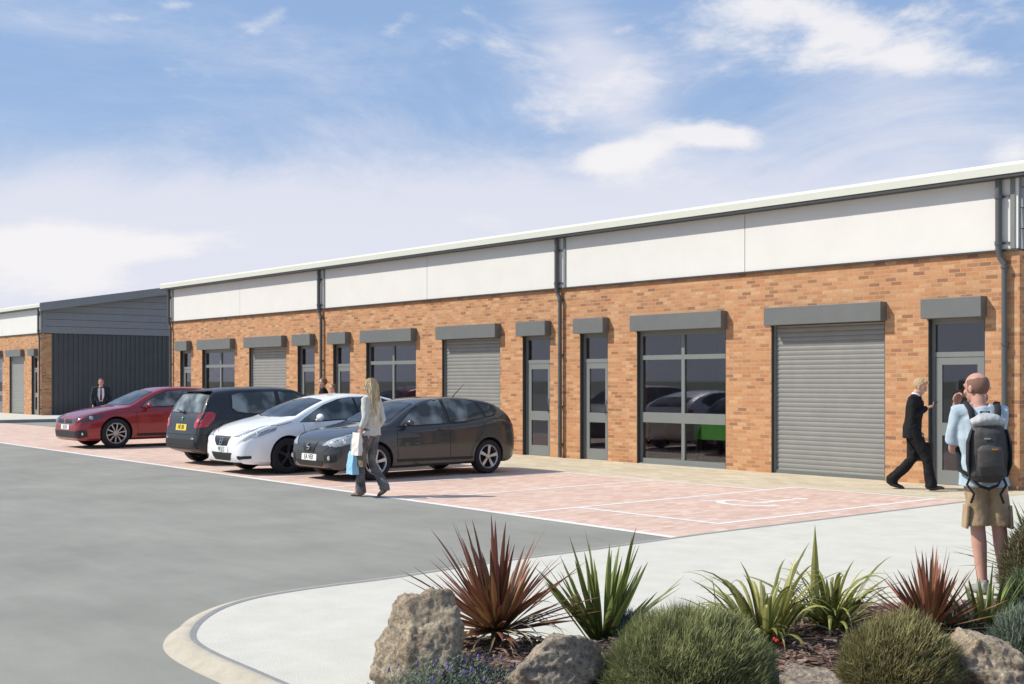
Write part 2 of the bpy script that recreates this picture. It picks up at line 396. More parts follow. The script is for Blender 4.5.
def make_door(bt, x0, x1, y, z0):
    y += 0.10; w = x1 - x0
    bm = bmesh.new(); f = 0.06
    box(bm, x0, x0 + f, y, y + .07, z0, z0 + OT); box(bm, x1 - f, x1, y, y + .07, z0, z0 + OT)
    box(bm, x0 + f, x1 - f, y, y + .07, z0 + OT - .09, z0 + OT); box(bm, x0 + f, x1 - f, y, y + .07, z0 + 2.02, z0 + 2.10)
    fr = mesh_obj('door_frame', bm, M['frame'], bt)
    bm = bbox(x0 + f, x1 - f, y + .03, y + .04, z0 + 2.10, z0 + OT - .09); mesh_obj('pane', bm, M['glass'], fr)
    a, b = x0 + f + .006, x1 - f - .006; s = 0.115
    lv = [(.008, .23), (.78, .98), (1.90, 2.012)]
    bm = bmesh.new()
    box(bm, a, a + s, y + .005, y + .05, z0 + .008, z0 + 2.012); box(bm, b - s, b, y + .005, y + .05, z0 + .008, z0 + 2.012)
    for l, h in lv: box(bm, a + s, b - s, y + .005, y + .05, z0 + l, z0 + h)
    dr = mesh_obj('door', bm, M['frame'], bt)
    for l, h in ((.23, .78), (.98, 1.90)): mesh_obj('pane', bbox(a + s, b - s, y + .02, y + .032, z0 + l, z0 + h), M['glass'], dr)
    bm = bmesh.new(); tube(bm, [(b - s / 2, y - .035, z0 + .95), (b - s / 2, y - .035, z0 + 1.25)], .012); tube(bm, [(b - s / 2, y + .01, z0 + 1.0), (b - s / 2, y - .04, z0 + 1.0)], .009); tube(bm, [(b - s / 2, y + .01, z0 + 1.2), (b - s / 2, y - .04, z0 + 1.2)], .009)
    mesh_obj('handle', bm, M['pipe'], dr, smooth=True)

def make_window(bt, x0, x1, y, z0):
    y += 0.09; f = .06; xm = (x0 + x1) / 2
    fr = None
    bm = bmesh.new()
    box(bm, x0, x0 + f, y, y + .07, z0 + .02, z0 + OT); box(bm, x1 - f, x1, y, y + .07, z0 + .02, z0 + OT)
    rails = [(.02, .11), (.82, 1.02), (2.06, 2.15), (OT - .10, OT)]
    for l, h in rails: box(bm, x0 + f, x1 - f, y + .002, y + .07, z0 + l, z0 + h)
    sp_ = [(.11, .82), (1.02, 2.06), (2.15, OT - .10)]
    for l, h in sp_: box(bm, xm - .04, xm + .04, y + .004, y + .07, z0 + l, z0 + h)
    fr = mesh_obj('window', bm, M['frame'], bt)
    for l, h in sp_:
        for a, b in ((x0 + f, xm - .04), (xm + .04, x1 - f)): mesh_obj('pane', bbox(a, b, y + .03, y + .042, z0 + l, z0 + h), M['glass'], fr)
    mesh_obj('sill', bbox(x0, x1, y - .05, y + .09, z0, z0 + .02), M['frame'], fr)

def make_shutter(bt, x0, x1, y, z0):
    bm = bmesh.new(); p = 0.083; n = int((OT - .02) / p) + 1; yb = y + .10
    prof = []
    for k in range(n):
        b = .02 + k * p
        prof += [(0, b), (-.004, b + .008), (-.008, b + p * .3), (-.009, b + p * .6), (-.005, b + p - .014), (0.003, b + p - .007)]
    prof = [q for q in prof if q[1] < OT]
    va = [bm.verts.new((x0 + .045, yb + d, z0 + z)) for d, z in prof]; vb = [bm.verts.new((x1 - .045, yb + d, z0 + z)) for d, z in prof]
    for i in range(len(prof) - 1): bm.faces.new((va[i], vb[i], vb[i + 1], va[i + 1]))
    o = mesh_obj('roller_shutter', bm, M['shutter'], bt)
    for q in (x0, x1 - .05): mesh_obj('guide_rail', bbox(q, q + .05, yb - .045, yb + .03, z0, z0 + OT), M['frame'], o)
    mesh_obj('bottom_bar', bbox(x0 + .05, x1 - .05, yb - .035, yb + .02, z0 + .004, z0 + .06), M['grey_metal'], o)

def downpipe(bt, x, y, z0, eave):
    bm = bmesh.new()
    pts = [(x - .06, y - .10, z0 + eave), (x - .06, y - .10, z0 + 3.62), (x - .04, y - .085, z0 + 3.50), (x + .02, y - .075, z0 + 3.40), (x + .02, y - .075, z0 + .02)]
    tube(bm, pts, [.048, .048, .045, .043, .043], n=14)
    for z in (4.42, 3.72): tube(bm, [(x - .06, y - .10, z0 + z - .03), (x - .06, y - .10, z0 + z + .03)], .058, n=12); box(bm, x - .06, x + .09, y - .06, y - .04, z0 + z - .015, z0 + z + .015)
    for z in (3.36, 2.2, 1.1, .3): tube(bm, [(x + .02, y - .075, z0 + z - .02), (x + .02, y - .075, z0 + z + .02)], .054, n=12); box(bm, x - .02, x + .06, y - .04, y + .002, z0 + z - .012, z0 + z + .012)
    mesh_obj('downpipe', bm, M['pipe'], bt, smooth=False)

def block(label, xl, xr, y, z0, ops, pipes, joints, gable_right, overhang_left=0.30, interiors=()):
    bt = tag(empty('industrial_building', ((xl + xr) / 2, y, 0)), label, 'building', 'terraces of small industrial units')
    bt.location = (0, 0, 0)
    holes = [(a, b, z0 - .05, z0 + OT) for k, a, b in ops]
    DEP = 14.0; BW = 3.60
    EV, FT = 4.68, 4.90           # gutter underside and fascia top
    bm = bmesh.new(); wall(bm, xl, xr, z0 - .05, z0 + BW, holes, y, y + .30); mesh_obj('brick_wall', bm, M['brick'], bt)
    for k, a, b in ops:
        shutter_box(bt, a, b, y, z0)
        {'d': make_door, 'w': make_window, 's': make_shutter}[k](bt, a, b, y, z0)
        for q in (a, b - .012): mesh_obj('jamb_shade', bbox(q, q + .012, y + .004, y + .088, z0, z0 + OT - .006), M['dark_trim'], bt)  # dark strips added down the reveals to stand for their shade
    # white cladding panels between the joints
    cuts = sorted([xl] + list(joints) + [p + .12 for p in pipes if xl < p + .12 < xr - .2] + [xr])
    for a, b in zip(cuts, cuts[1:]):
        mesh_obj('cladding_panel', bbox(a + .008, b - .008, y - .035, y + .2, z0 + BW + .03, z0 + EV + .15), M['white_clad'], bt)
    mesh_obj('drip_flashing', bbox(xl - .005, xr + .005, y - .06, y + .1, z0 + BW, z0 + BW + .028), M['dark_trim'], bt)
    for p in pipes:
        mesh_obj('joint_flashing', bbox(p + .10, p + .17, y - .055, y - .036, z0 + BW + .032, z0 + EV), M['frame'], bt)
        downpipe(bt, p, y, z0, EV)
    # eaves: gutter, fascia, roof sheet
    ol, orr = xl - overhang_left, xr + 0.45
    bm = bmesh.new(); box(bm, ol + .02, orr - .02, y - .245, y - .036, z0 + EV, z0 + EV + .045); mesh_obj('gutter', bm, M['dark_trim'], bt)
    sl = math.tan(R(9.5)); 
    bm = bmesh.new()
    prof = [(y - .235, EV + .046), (y - .262, EV + .05), (y - .268, EV + .17), (y - .255, FT - .015), (y - .235, FT), (y + DEP, FT + sl * (DEP + .235)), (y + DEP, FT - .14 + sl * (DEP + .235)), (y + .2, EV + .10 + sl * .3), (y - .2, EV + .046)]
    A_ = [bm.verts.new((ol, p[0], z0 + p[1])) for p in prof]; B_ = [bm.verts.new((orr, p[0], z0 + p[1])) for p in prof]
    for i in range(len(prof)): j = (i + 1) % len(prof); bm.faces.new((A_[i], A_[j], B_[j], B_[i]))
    bm.faces.new(A_); bm.faces.new(B_[::-1])
    mesh_obj('roof', bm, M['roof'], bt)
    # gables
    for xg, s in ((xr, 1), (xl, -1)):
        top = lambda yy: z0 + EV + .05 + sl * (yy - y)
        bw_end = y + (.42 if s > 0 and not gable_right == 'brick' else 2.0)
        if gable_right == 'brick': bw_end = y + DEP
        bm = bmesh.new(); box(bm, min(xg, xg - s * .3), max(xg, xg - s * .3), y + .30, bw_end, z0 - .05, z0 + BW)
        mesh_obj('gable_brick', bm, M['brick'], bt)
        # horizontal siding above, in lapped boards that follow the roof slope
        bm = bmesh.new(); hh = .31; zb = BW + .02; k = 0
        while zb < EV + sl * DEP:
            zt = zb + hh
            ya = y + max(.0, (zt - .06 - EV) / sl) if zt > EV else y - .0
            ya0 = y + max(0, (zb - EV) / sl)
            x_o = xg + s * .035; x_i = xg - s * .1
            if ya0 > y + DEP - .2: break
            pts = [(ya0, zb), (y + DEP, zb), (y + DEP, zt - .012), (min(ya, y + DEP), zt - .012)]
            if zb < EV < zt: pts = [(y, zb), (y + DEP, zb), (y + DEP, zt - .012), (ya, zt - .012), (y, EV)]
            va = [bm.verts.new((x_o + (s * .02 if q[1] == zb else 0), q[0], z0 + q[1])) for q in pts]; vb = [bm.verts.new((x_i, q[0], z0 + q[1])) for q in pts]
            bm.faces.new(va); bm.faces.new(vb[::-1])
            for i in range(len(pts)): j = (i + 1) % len(pts); bm.faces.new((va[i], vb[i], vb[j], va[j]))
            zb = zt; k += 1
        mesh_obj('gable_siding', bm, M['slate_clad'], bt)
        if bw_end < y + DEP:
            bm = bmesh.new(); pit = .22; yy = bw_end; prof = []
            while yy < y + DEP:
                prof += [(yy, 0), (yy + .10, 0), (yy + .125, .045), (yy + .195, .045)]; yy += pit
            va = [bm.verts.new((xg - s * .06 + s * d, q, z0 - .02)) for q, d in prof]; vb = [bm.verts.new((xg - s * .06 + s * d, q, z0 + BW + .02)) for q, d in prof]
            for i in range(len(prof) - 1): bm.faces.new((va[i], va[i + 1], vb[i + 1], vb[i]))
            mesh_obj('ribbed_cladding', bm, M['navy_clad'], bt)
        # verge trim under the roof edge
        bm = bmesh.new(); xo = xg + s * .462; xo2 = xg + s * .44
        ps = [(y - .235, FT + .012), (y + DEP, FT + .012 + sl * (DEP + .235)), (y + DEP, FT - .34 + sl * (DEP + .235)), (y - .235, FT - .34)]
        va = [bm.verts.new((xo, q[0], z0 + q[1])) for q in ps]; vb = [bm.verts.new((xg + s * .30, q[0], z0 + q[1])) for q in ps]
        bm.faces.new(va); bm.faces.new(vb[::-1])
        for i in range(4): j = (i + 1) % 4; bm.faces.new((va[i], vb[i], vb[j], va[j]))
        if xg == xr and gable_right == 'metal': mesh_obj('verge_trim', bm, M['slate_clad'], bt)
        else: bm.free()
        # dark soffit under verge
    bm = bmesh.new(); box(bm, xl + .3, xr - .3, y + DEP - .3, y + DEP, z0, z0 + EV + sl * DEP - .1); mesh_obj('back_wall', bm, M['slate_clad'], bt)
    bm = bmesh.new(); box(bm, xl + .3, xr - .3, y + 5.0, y + 5.1, z0, z0 + 3.3); box(bm, xl + .3, xr - .3, y + .3, y + 5.0, z0 + 3.2, z0 + 3.3)
    for p in pipes[1:-1]: box(bm, p - .1, p + .1, y + .3, y + 5.0, z0, z0 + 3.2)
    mesh_obj('interior_wall', bm, M['in_wall'], bt)
    mesh_obj('interior_floor', bbox(xl + .3, xr - .3, y + .3, y + 5.0, z0 - .01, z0 + .02), M['in_floor'], bt)
    return bt

ops_near = []
for d1, w, s, d2 in (((-37.81, -36.99), (-36.19, -33.97), (-33.04, -30.82), (-30.18, -29.25)),
                     ((-28.29, -27.44), (-26.67, -24.44), (-23.37, -21.18), (-20.40, -19.49)),
                     ((-18.55, -17.72), (-16.90, -14.62), (-13.58, -11.27), (-10.49, -9.53))):
    ops_near += [('d', *d1), ('w', *w), ('s', *s), ('d', *d2)]
near = block('long orange brick terrace of units with white cladding, roller shutters and pale roof edge', -38.5, -8.98, D, 0.0, ops_near,
             [-38.40, -28.81, -19.11, -9.20], [-33.56, -23.93, -14.15], 'brick')
DF = 18.6
XF = xat(42, DF)
fpipe = XF + .10 - .35
ops_far = [('d', xat(31.5, DF), xat(37.5, DF)), ('s', xat(9.5, DF), xat(24, DF)), ('w', xat(-10, DF), xat(2.5, DF)), ('d', xat(-24, DF), xat(-16, DF))]
o1 = ops_far[:]
far_ops = [tuple(o) for o in o1]
far = block('far brick unit block beyond the yard with slate grey gable and dark ribbed side wall', XF - 22, XF, DF, 0.12, far_ops,
            [XF - .12, XF - 9.9, XF - 19.7], [XF - 5.3, XF - 15], 'metal')

# things seen through the glass of the nearest big window
t = tag(empty('display_board', (-15.82, D + 1.0, .02)), 'bright green board standing inside the big window of the nearest unit', 'board')
mesh_obj('panel', bbox(-.45, .45, -.02, .02, .45, .95, .01), M['green'], t)
for x in (-.38, .38): mesh_obj('leg', bbox(x - .02, x + .02, -.015, .015, 0, .45), M['dark_wood'], t)
t = tag(empty('reception_desk', (-17.6, D + 2.2, .02)), 'dark desk inside behind the big window of the nearest unit', 'desk')
mesh_obj('desk_top', bbox(-.8, .8, -.35, .35, .70, .74, .005), M['dark_wood'], t)
for x in (-.75, .75):
    for yy in (-.3, .3): mesh_obj('leg', bbox(x - .025, x + .025, yy - .025, yy + .025, 0, .70), M['dark_wood'], t)
mesh_obj('modesty_panel', bbox(-.7, .7, .20, .22, .25, .68), M['dark_wood'], t)
# ------------------------------------------------------------------ cars
def paint(name, c, metal=0.0, rough=0.35, coat=0.9):
    m, N, L, b = newmat(name)
    setb(b, Base_Color=(*c, 1), Roughness=rough, Metallic=metal, Coat_Weight=coat, Coat_Roughness=0.04, Specular_IOR_Level=0.5)
    tc = N.new('ShaderNodeTexCoord'); n = N.new('ShaderNodeTexNoise'); n.inputs['Scale'].default_value = 3.0; n.inputs['Detail'].default_value = 5
    r = N.new('ShaderNodeMapRange'); r.inputs[3].default_value = rough - .06; r.inputs[4].default_value = rough + .1
    L.new(tc.outputs['Object'], n.inputs['Vector']); L.new(n.outputs[0], r.inputs[0]); L.new(r.outputs[0], b.inputs['Roughness'])
    return m
M['tyre'] = plain('tyre_rubber', (0.018, 0.018, 0.019), 0.85, bump=0.2, bs=80)
M['alloy'] = plain('alloy_wheel', (0.50, 0.50, 0.51), 0.3, metal=0.8, var=0.08, vs=10)
M['black_alloy'] = plain('dark_alloy', (0.05, 0.05, 0.055), 0.35, metal=0.5)
M['car_black'] = plain('black_plastic', (0.014, 0.014, 0.015), 0.5)
M['well'] = plain('wheel_well', (0.008, 0.008, 0.008), 0.95)
M['seam'] = plain('panel_gap', (0.006, 0.006, 0.006), 0.9)
M['chrome'] = plain('chrome', (0.75, 0.75, 0.76), 0.12, metal=1.0)
M['lamp'] = plain('headlamp_lens', (0.34, 0.37, 0.38), 0.08, coat=1.0, var=0.5, vs=9)
M['lamp_dark'] = plain('smoked_headlamp', (0.03, 0.035, 0.04), 0.08, coat=1.0, var=0.6, vs=9)
M['tail'] = plain('tail_lamp_red', (0.42, 0.010, 0.015), 0.12, coat=1.0, var=0.3, vs=14)
M['plate_w'] = plain('white_plate', (0.78, 0.78, 0.74), 0.4)
M['plate_y'] = plain('yellow_plate', (0.78, 0.58, 0.06), 0.4)
M['ink'] = plain('plate_letters', (0.02, 0.02, 0.02), 0.5)
def carglass(nm='car_glass', lo=.055, hi=.27):
    m, N, L, b = newmat(nm); setb(b, Base_Color=(0.05, 0.06, 0.06, 1), Roughness=0.03, Specular_IOR_Level=0.32)
    tc = N.new('ShaderNodeTexCoord'); n = N.new('ShaderNodeTexNoise'); n.inputs['Scale'].default_value = 2.2; n.inputs['Detail'].default_value = 2
    r = N.new('ShaderNodeValToRGB'); e = r.color_ramp.elements; e[0].position = .42; e[1].position = .62; e[0].color = (lo, lo * 1.2, lo * 1.25, 1); e[1].color = (hi, hi * 1.12, hi * 1.12, 1)
    L.new(tc.outputs['Object'], n.inputs['Vector']); L.new(n.outputs[0], r.inputs[0]); L.new(r.outputs[0], b.inputs['Base Color'])
    return m
M['car_glass'] = carglass(); M['screen_glass'] = carglass('windscreen_glass', .012, .045)

def text_bm(s, size, depth=0.002, scale_x=1.0):
    cu = bpy.data.curves.new('txt', 'FONT'); cu.body = s; cu.size = size; cu.align_x = 'CENTER'; cu.align_y = 'CENTER'; cu.extrude = depth; cu.resolution_u = 3
    o = bpy.data.objects.new('txt', cu); COL.objects.link(o); dg = bpy.context.evaluated_depsgraph_get(); dg.update()
    me = bpy.data.meshes.new_from_object(o.evaluated_get(dg)); bm = bmesh.new(); bm.from_mesh(me)
    bmesh.ops.scale(bm, vec=(scale_x, 1, 1), verts=bm.verts)
    bpy.data.objects.remove(o); bpy.data.curves.remove(cu); bpy.data.meshes.remove(me)
    return bm

class Car:
    """x runs from the nose (0) to the tail (L), y across, z up; the root sits between the wheels"""
    def __init__(s, name, label, P, loc, rz, scale):
        s.P = P; s.root = tag(empty(name, loc, rz), label, 'car', 'cars parked in the bays'); s.root.scale = (scale,) * 3
        s.build_body()
    def section(s, x):
        P = s.P; w = interp(P['w'], x); zb = interp(P['zb'], x); zt = interp(P['zt'], x)
        zs = min(interp(P['zs'], x), zt - .055); zs = max(zs, zb + .10)
        bz = P['belt']
        yg = lambda z: min(.945 * w, P['gw'] - max(0, z - bz) * P['tumble'])
        ze = max(zt - .045, zs + .012); ye = min(yg(ze), w * .945)
        pts = [(0, zb), (.6 * w, zb), (.90 * w, zb + .012)]
        low = zb + .06
        pts += [(.965 * w, low), (.988 * w, low + (zs - low) * .22), (w, low + (zs - low) * .45), (w * .998, low + (zs - low) * .66), (.987 * w, low + (zs - low) * .84), (.965 * w, zs - .012), (.95 * w, zs)]
        y0, z0 = min(.945 * w, yg(zs + .01)) , zs + .008
        for t in (.0, .25, .5, .75, 1.0):
            z = z0 + (ze - z0) * t; y = y0 + (ye - y0) * t + .018 * math.sin(math.pi * t) * min(1, (ze - z0) / .3)
            pts.append((y, z))
        cr = P.get('crown', .02)
        pts += [(ye - .022, ze + .024), (ye - .075, zt - .008), (.72 * ye, zt + cr * .3), (.4 * ye, zt + cr * .8), (0, zt + cr)]
        return pts
    def build_body(s):
        P = s.P; L_ = P['L']; xs = [0, .012, .03, .06, .10, .15, .21, .28]
        x = .36
        while x < L_ - .40: xs.append(x); x += .075
        xs += [L_ - q for q in (.34, .27, .21, .16, .115, .08, .05, .025, .010, 0)]
        bm = bmesh.new(); rings = []
        for x in xs:
            pts = s.section(x)
            full = [(y, z) for y, z in pts] + [(-y, z) for y, z in pts[-2:0:-1]]
            rings.append([bm.verts.new((x, y, z)) for y, z in full])
        n = len(rings[0])
        for a, b in zip(rings, rings[1:]):
            for k in range(n): bm.faces.new((a[k], a[(k + 1) % n], b[(k + 1) % n], b[k]))
        bm.faces.new(rings[0][::-1]); bm.faces.new(rings[-1])
        bmesh.ops.recalc_face_normals(bm, faces=bm.faces)
        bmesh.ops.triangulate(bm, faces=[f for f in bm.faces if len(f.verts) > 4])
        s.bvh = BVHTree.FromBMesh(bm)
        me = bpy.data.meshes.new('body'); bm.to_mesh(me); bm.free()
        # wheel arches
        cb = bmesh.new()
        for wx in (P['fx'], P['rx']):
            for sd in (1, -1):
                ya, yb = sd * (P['hw'] - .30), sd * (P['hw'] + .3); ra = P['r'] + .038; ring = []
                for y in (ya, yb): ring.append([cb.verts.new((wx + ra * math.cos(2 * math.pi * k / 48), y, P['r'] + .01 + ra * math.sin(2 * math.pi * k / 48))) for k in range(48)])
                for k in range(48): cb.faces.new((ring[0][k], ring[0][(k + 1) % 48], ring[1][(k + 1) % 48], ring[1][k]))
                cb.faces.new(ring[0][::-1]); cb.faces.new(ring[1])
        bmesh.ops.recalc_face_normals(cb, faces=cb.faces)
        cm = bpy.data.meshes.new('cut'); cb.to_mesh(cm); cb.free()
        cm.materials.append(P['paint']); cm.materials.append(M['well'])
        for p in cm.polygons: p.material_index = 1
        me.materials.append(P['paint']); me.materials.append(M['well'])
        o = bpy.data.objects.new('body', me); COL.objects.link(o); c = bpy.data.objects.new('cut', cm); COL.objects.link(c)
        md = o.modifiers.new('b', 'BOOLEAN'); md.operation = 'DIFFERENCE'; md.object = c; md.solver = 'EXACT'
        dg = bpy.context.evaluated_depsgraph_get(); dg.update()
        out = bpy.data.meshes.new_from_object(o.evaluated_get(dg)); bpy.data.objects.remove(o); bpy.data.objects.remove(c)
        r2 = P['r'] + .038
        for p in out.polygons:
            ce = p.center
            p.use_smooth = True
            inside = any(abs(math.hypot(ce.x - wx, ce.z - P['r'] - .01) - r2) < .02 and abs(ce.y) < P['hw'] - .03 and abs(p.normal.y) < .3 for wx in (P['fx'], P['rx'])) or \
                     (any(math.hypot(ce.x - wx, ce.z - P['r'] - .01) < r2 for wx in (P['fx'], P['rx'])) and abs(abs(ce.y) - (P['hw'] - .30)) < .01)
            p.material_index = 1 if inside or ce.z < .245 and abs(p.normal.z) > .8 else 0
        out.name = 'body'
        s.body = link(bpy.data.objects.new('body', out), s.root)
        try:
            at = out.attributes.new('sharp_edge', 'BOOLEAN', 'EDGE')
            bmx = bmesh.new(); bmx.from_mesh(out); vals = [not (len(e.link_faces) == 2 and e.calc_face_angle(0) < R(38)) for e in bmx.edges]; bmx.free()
            at.data.foreach_set('value', vals)
        except Exception as e: print('sharp', e)
    def snap(s, p, off):
        loc, nor, _, _ = s.bvh.find_nearest(Vector(p))
        if (Vector(p) - loc).dot(nor) < 0 and False: nor = -nor
        return loc + nor * off
    def panel(s, name, pts, mat, off=.007, parent=None, sub=.05, mirror=False, thick=0.0):
        if name == 'windscreen': mat = M['screen_glass']
        if 'window' in name and 'trim' not in name:     # black surround behind each pane
            c = sum((Vector(p) for p in pts), Vector()) / len(pts)
            s.panel(name + '_trim', [Vector(p) + (Vector(p) - c).normalized() * .032 for p in pts], M['car_black'], .0035, None, sub, mirror)
        for sd in ((1, -1) if mirror else (1,)):
            bm = bmesh.new(); f = bm.faces.new([bm.verts.new((p[0], p[1] * sd, p[2])) for p in pts])
            bmesh.ops.triangulate(bm, faces=[f])
            for _ in range(7):
                es = [e for e in bm.edges if e.calc_length() > sub]
                if not es: break
                bmesh.ops.subdivide_edges(bm, edges=es, cuts=1); bmesh.ops.triangulate(bm, faces=[f for f in bm.faces if len(f.verts) > 3])
            for v in bm.verts: v.co = s.snap(v.co, off)
            if thick:
                r = bmesh.ops.extrude_face_region(bm, geom=bm.faces[:])
                for v in [g for g in r['geom'] if isinstance(g, bmesh.types.BMVert)]: v.co = s.snap(v.co, -.004)
            o = mesh_obj(name, bm, mat, parent or s.root, smooth=True)
        return o
    def seam(s, pts, w=.007, parent=None, name='panel_gap', mat=None, off=.0025, mirror=True):
        for sd in ((1, -1) if mirror else (1,)):
            bm = bmesh.new(); P_ = []
            for a, b in zip(pts, pts[1:]):
                a = Vector(a); b = Vector(b); n = max(1, int((b - a).length / .05))
                P_ += [a + (b - a) * k / n for k in range(n)]
            P_.append(Vector(pts[-1])); P_ = [Vector((p.x, p.y * sd, p.z)) for p in P_]; prev = None
            for i, p in enumerate(P_):
                d = P_[min(i + 1, len(P_) - 1)] - P_[max(0, i - 1)]; d.normalize()
                loc, nor, _, _ = s.bvh.find_nearest(p); sdv = d.cross(nor).normalized() * w / 2
                cur = [bm.verts.new(loc + nor * off + sdv), bm.verts.new(loc + nor * off - sdv)]
                if prev: bm.faces.new((prev[0], prev[1], cur[1], cur[0]))
                prev = cur
            mesh_obj(name, bm, mat or M['seam'], parent or s.body)
    def wheels(s, spokes, mat, twin=False):
        P = s.P; r = P['r']; src = None
        for wx in (P['fx'], P['rx']):
            for sd in (-1, 1):
                if src is None:
                    wroot = empty('wheel', (wx, sd * (P['hw'] - .125), r), 0, s.root)
                    bm = bmesh.new(); rr = r * .70
                    lathe(bm, [(rr, -.095), (rr + .02, -.105), (r - .04, -.110), (r - .012, -.098), (r, -.07), (r + .001, 0), (r, .07), (r - .012, .098), (r - .04, .110), (rr + .02, .105), (rr, .095)], n=48)
                    mesh_obj('tyre', bm, M['tyre'], wroot, smooth=True)
                    bm = bmesh.new(); y = -.088
                    lathe(bm, [(rr + .004, y - .006), (rr - .012, y - .010), (rr - .024, y + .004), (rr - .03, y + .09), (rr + .003, y + .09)], n=48)
                    lathe(bm, [(.001, y - .012), (.032, y - .012), (.055, y - .002), (.06, y + .03), (.001, y + .03)], n=20)
                    def spoke(a, w0, w1):
                        c, sn = math.cos(a), math.sin(a); v = []
                        for rad, w, yy in ((.045, w0, y + .002), (rr - .015, w1, y - .002)):
                            for q in (-1, 1):
                                for dy in (0, .028): v.append(bm.verts.new((rad * c - q * w * sn, yy + dy, rad * sn + q * w * c)))
                        for q in ((0, 1, 3, 2), (4, 6, 7, 5), (0, 4, 5, 1), (2, 3, 7, 6), (0, 2, 6, 4), (1, 5, 7, 3)): bm.faces.new([v[i] for i in q])
                    for k in range(spokes):
                        a = 2 * math.pi * k / spokes + .2
                        if twin: spoke(a - .10, .008, .013); spoke(a + .10, .008, .013)
                        else: spoke(a, .021 if spokes < 7 else .012, .034 if spokes < 7 else .017)
                    mesh_obj('rim', bm, mat, wroot)
                    bm = bmesh.new(); lathe(bm, [(.001, -.02), (rr - .02, -.02), (rr - .02, .05), (.001, .05)], n=32); mesh_obj('brake_disc', bm, M['well'], wroot)
                    src = wroot; srcsd = sd
                else:
                    wroot = copy_tree(src, s.root); wroot.location = (wx, sd * (P['hw'] - .125), r)
                    if sd != srcsd: wroot.rotation_euler = (0, 0, math.pi)
    def plate(s, txt, mat, x, z, facing, tilt=0.0, w=.50, h=.115):
        """facing -1 nose, +1 tail"""
        bm = bmesh.new(); box(bm, -.006, .006, -w / 2, w / 2, -h / 2, h / 2); bmesh.ops.bevel(bm, geom=bm.edges[:], offset=.003, segments=1, affect='EDGES')
        o = mesh_obj('number_plate', bm, mat, s.root); o.location = (x, 0, z); o.rotation_euler = (0, tilt, 0)
        tb = text_bm(txt, .125, .0015, .80)
        m = Matrix(((0, 0, -1, -.0078), (-1, 0, 0, 0), (0, 1, 0, 0), (0, 0, 0, 1))) if facing < 0 else Matrix(((0, 0, 1, .0078), (1, 0, 0, 0), (0, 1, 0, 0), (0, 0, 0, 1)))
        bmesh.ops.transform(tb, matrix=m, verts=tb.verts)
        mesh_obj('plate_letters', tb, M['ink'], o)
    def mirrors(s, x, z, mat, near=None):
        y = s.P['gw'] + .0
        for sd in (-1, 1):
            bm = bmesh.new(); ell(bm, (x + .02, sd * (y + .115), z + .04), (.062, .105, .068), seg=20)
            for v in bm.verts:
                if v.co.x > x + .045: v.co.x = x + .045
            tube(bm, [(x + .01, sd * (y - .06), z - .03), (x + .01, sd * (y + .06), z)], [.03, .022], n=8)
            o = mesh_obj('wing_mirror', bm, near if near and sd < 0 else mat, s.root, smooth=True)
    def antenna(s, x, lean=.22, h=.20):
        loc, nor, _, _ = s.bvh.find_nearest(Vector((x, 0, 2))); bm = bmesh.new()
        tube(bm, [loc - nor * .01, loc + Vector((lean * .1, 0, .03)), loc + Vector((lean, 0, h))], [.016, .009, .004], n=8)
        mesh_obj('aerial', bm, M['car_black'], s.root, smooth=True)

def side_pts(poly, y=.80): return [(x, y - max(0, z - .9) * .5, z) for x, z in poly]

# --- grey five-door hatchback -------------------------------------------------
Lg = 4.26
PG = dict(L=Lg, r=.325, fx=.86, rx=3.44, hw=.885, belt=.93, gw=.845, tumble=.50, paint=paint('graphite_paint', (0.045, 0.045, 0.046), .45, .34),
    w=[(0, .50), (.02, .60), (.06, .68), (.15, .765), (.35, .835), (.7, .87), (1.2, .882), (3.2, .885), (3.7, .872), (4.0, .825), (4.15, .76), (4.22, .68), (4.26, .60)],
    zb=[(0, .36), (.03, .27), (.10, .21), (.3, .19), (3.9, .20), (4.1, .24), (4.2, .32), (4.26, .42)],
    zt=[(0, .57), (.02, .64), (.06, .69), (.15, .755), (.5, .875), (.9, .955), (1.12, .995), (1.25, 1.05), (1.6, 1.235), (1.95, 1.375), (2.2, 1.43), (2.6, 1.455), (3.1, 1.44), (3.5, 1.395), (3.72, 1.335), (3.85, 1.26), (3.98, 1.14), (4.10, 1.00), (4.18, .92), (4.235, .78), (4.26, .62)],
    zs=[(0, .50), (.06, .62), (.3, .76), (.8, .86), (1.3, .915), (2.0, .94), (3.0, .975), (3.6, 1.03), (4.0, .98), (4.32, .6)])
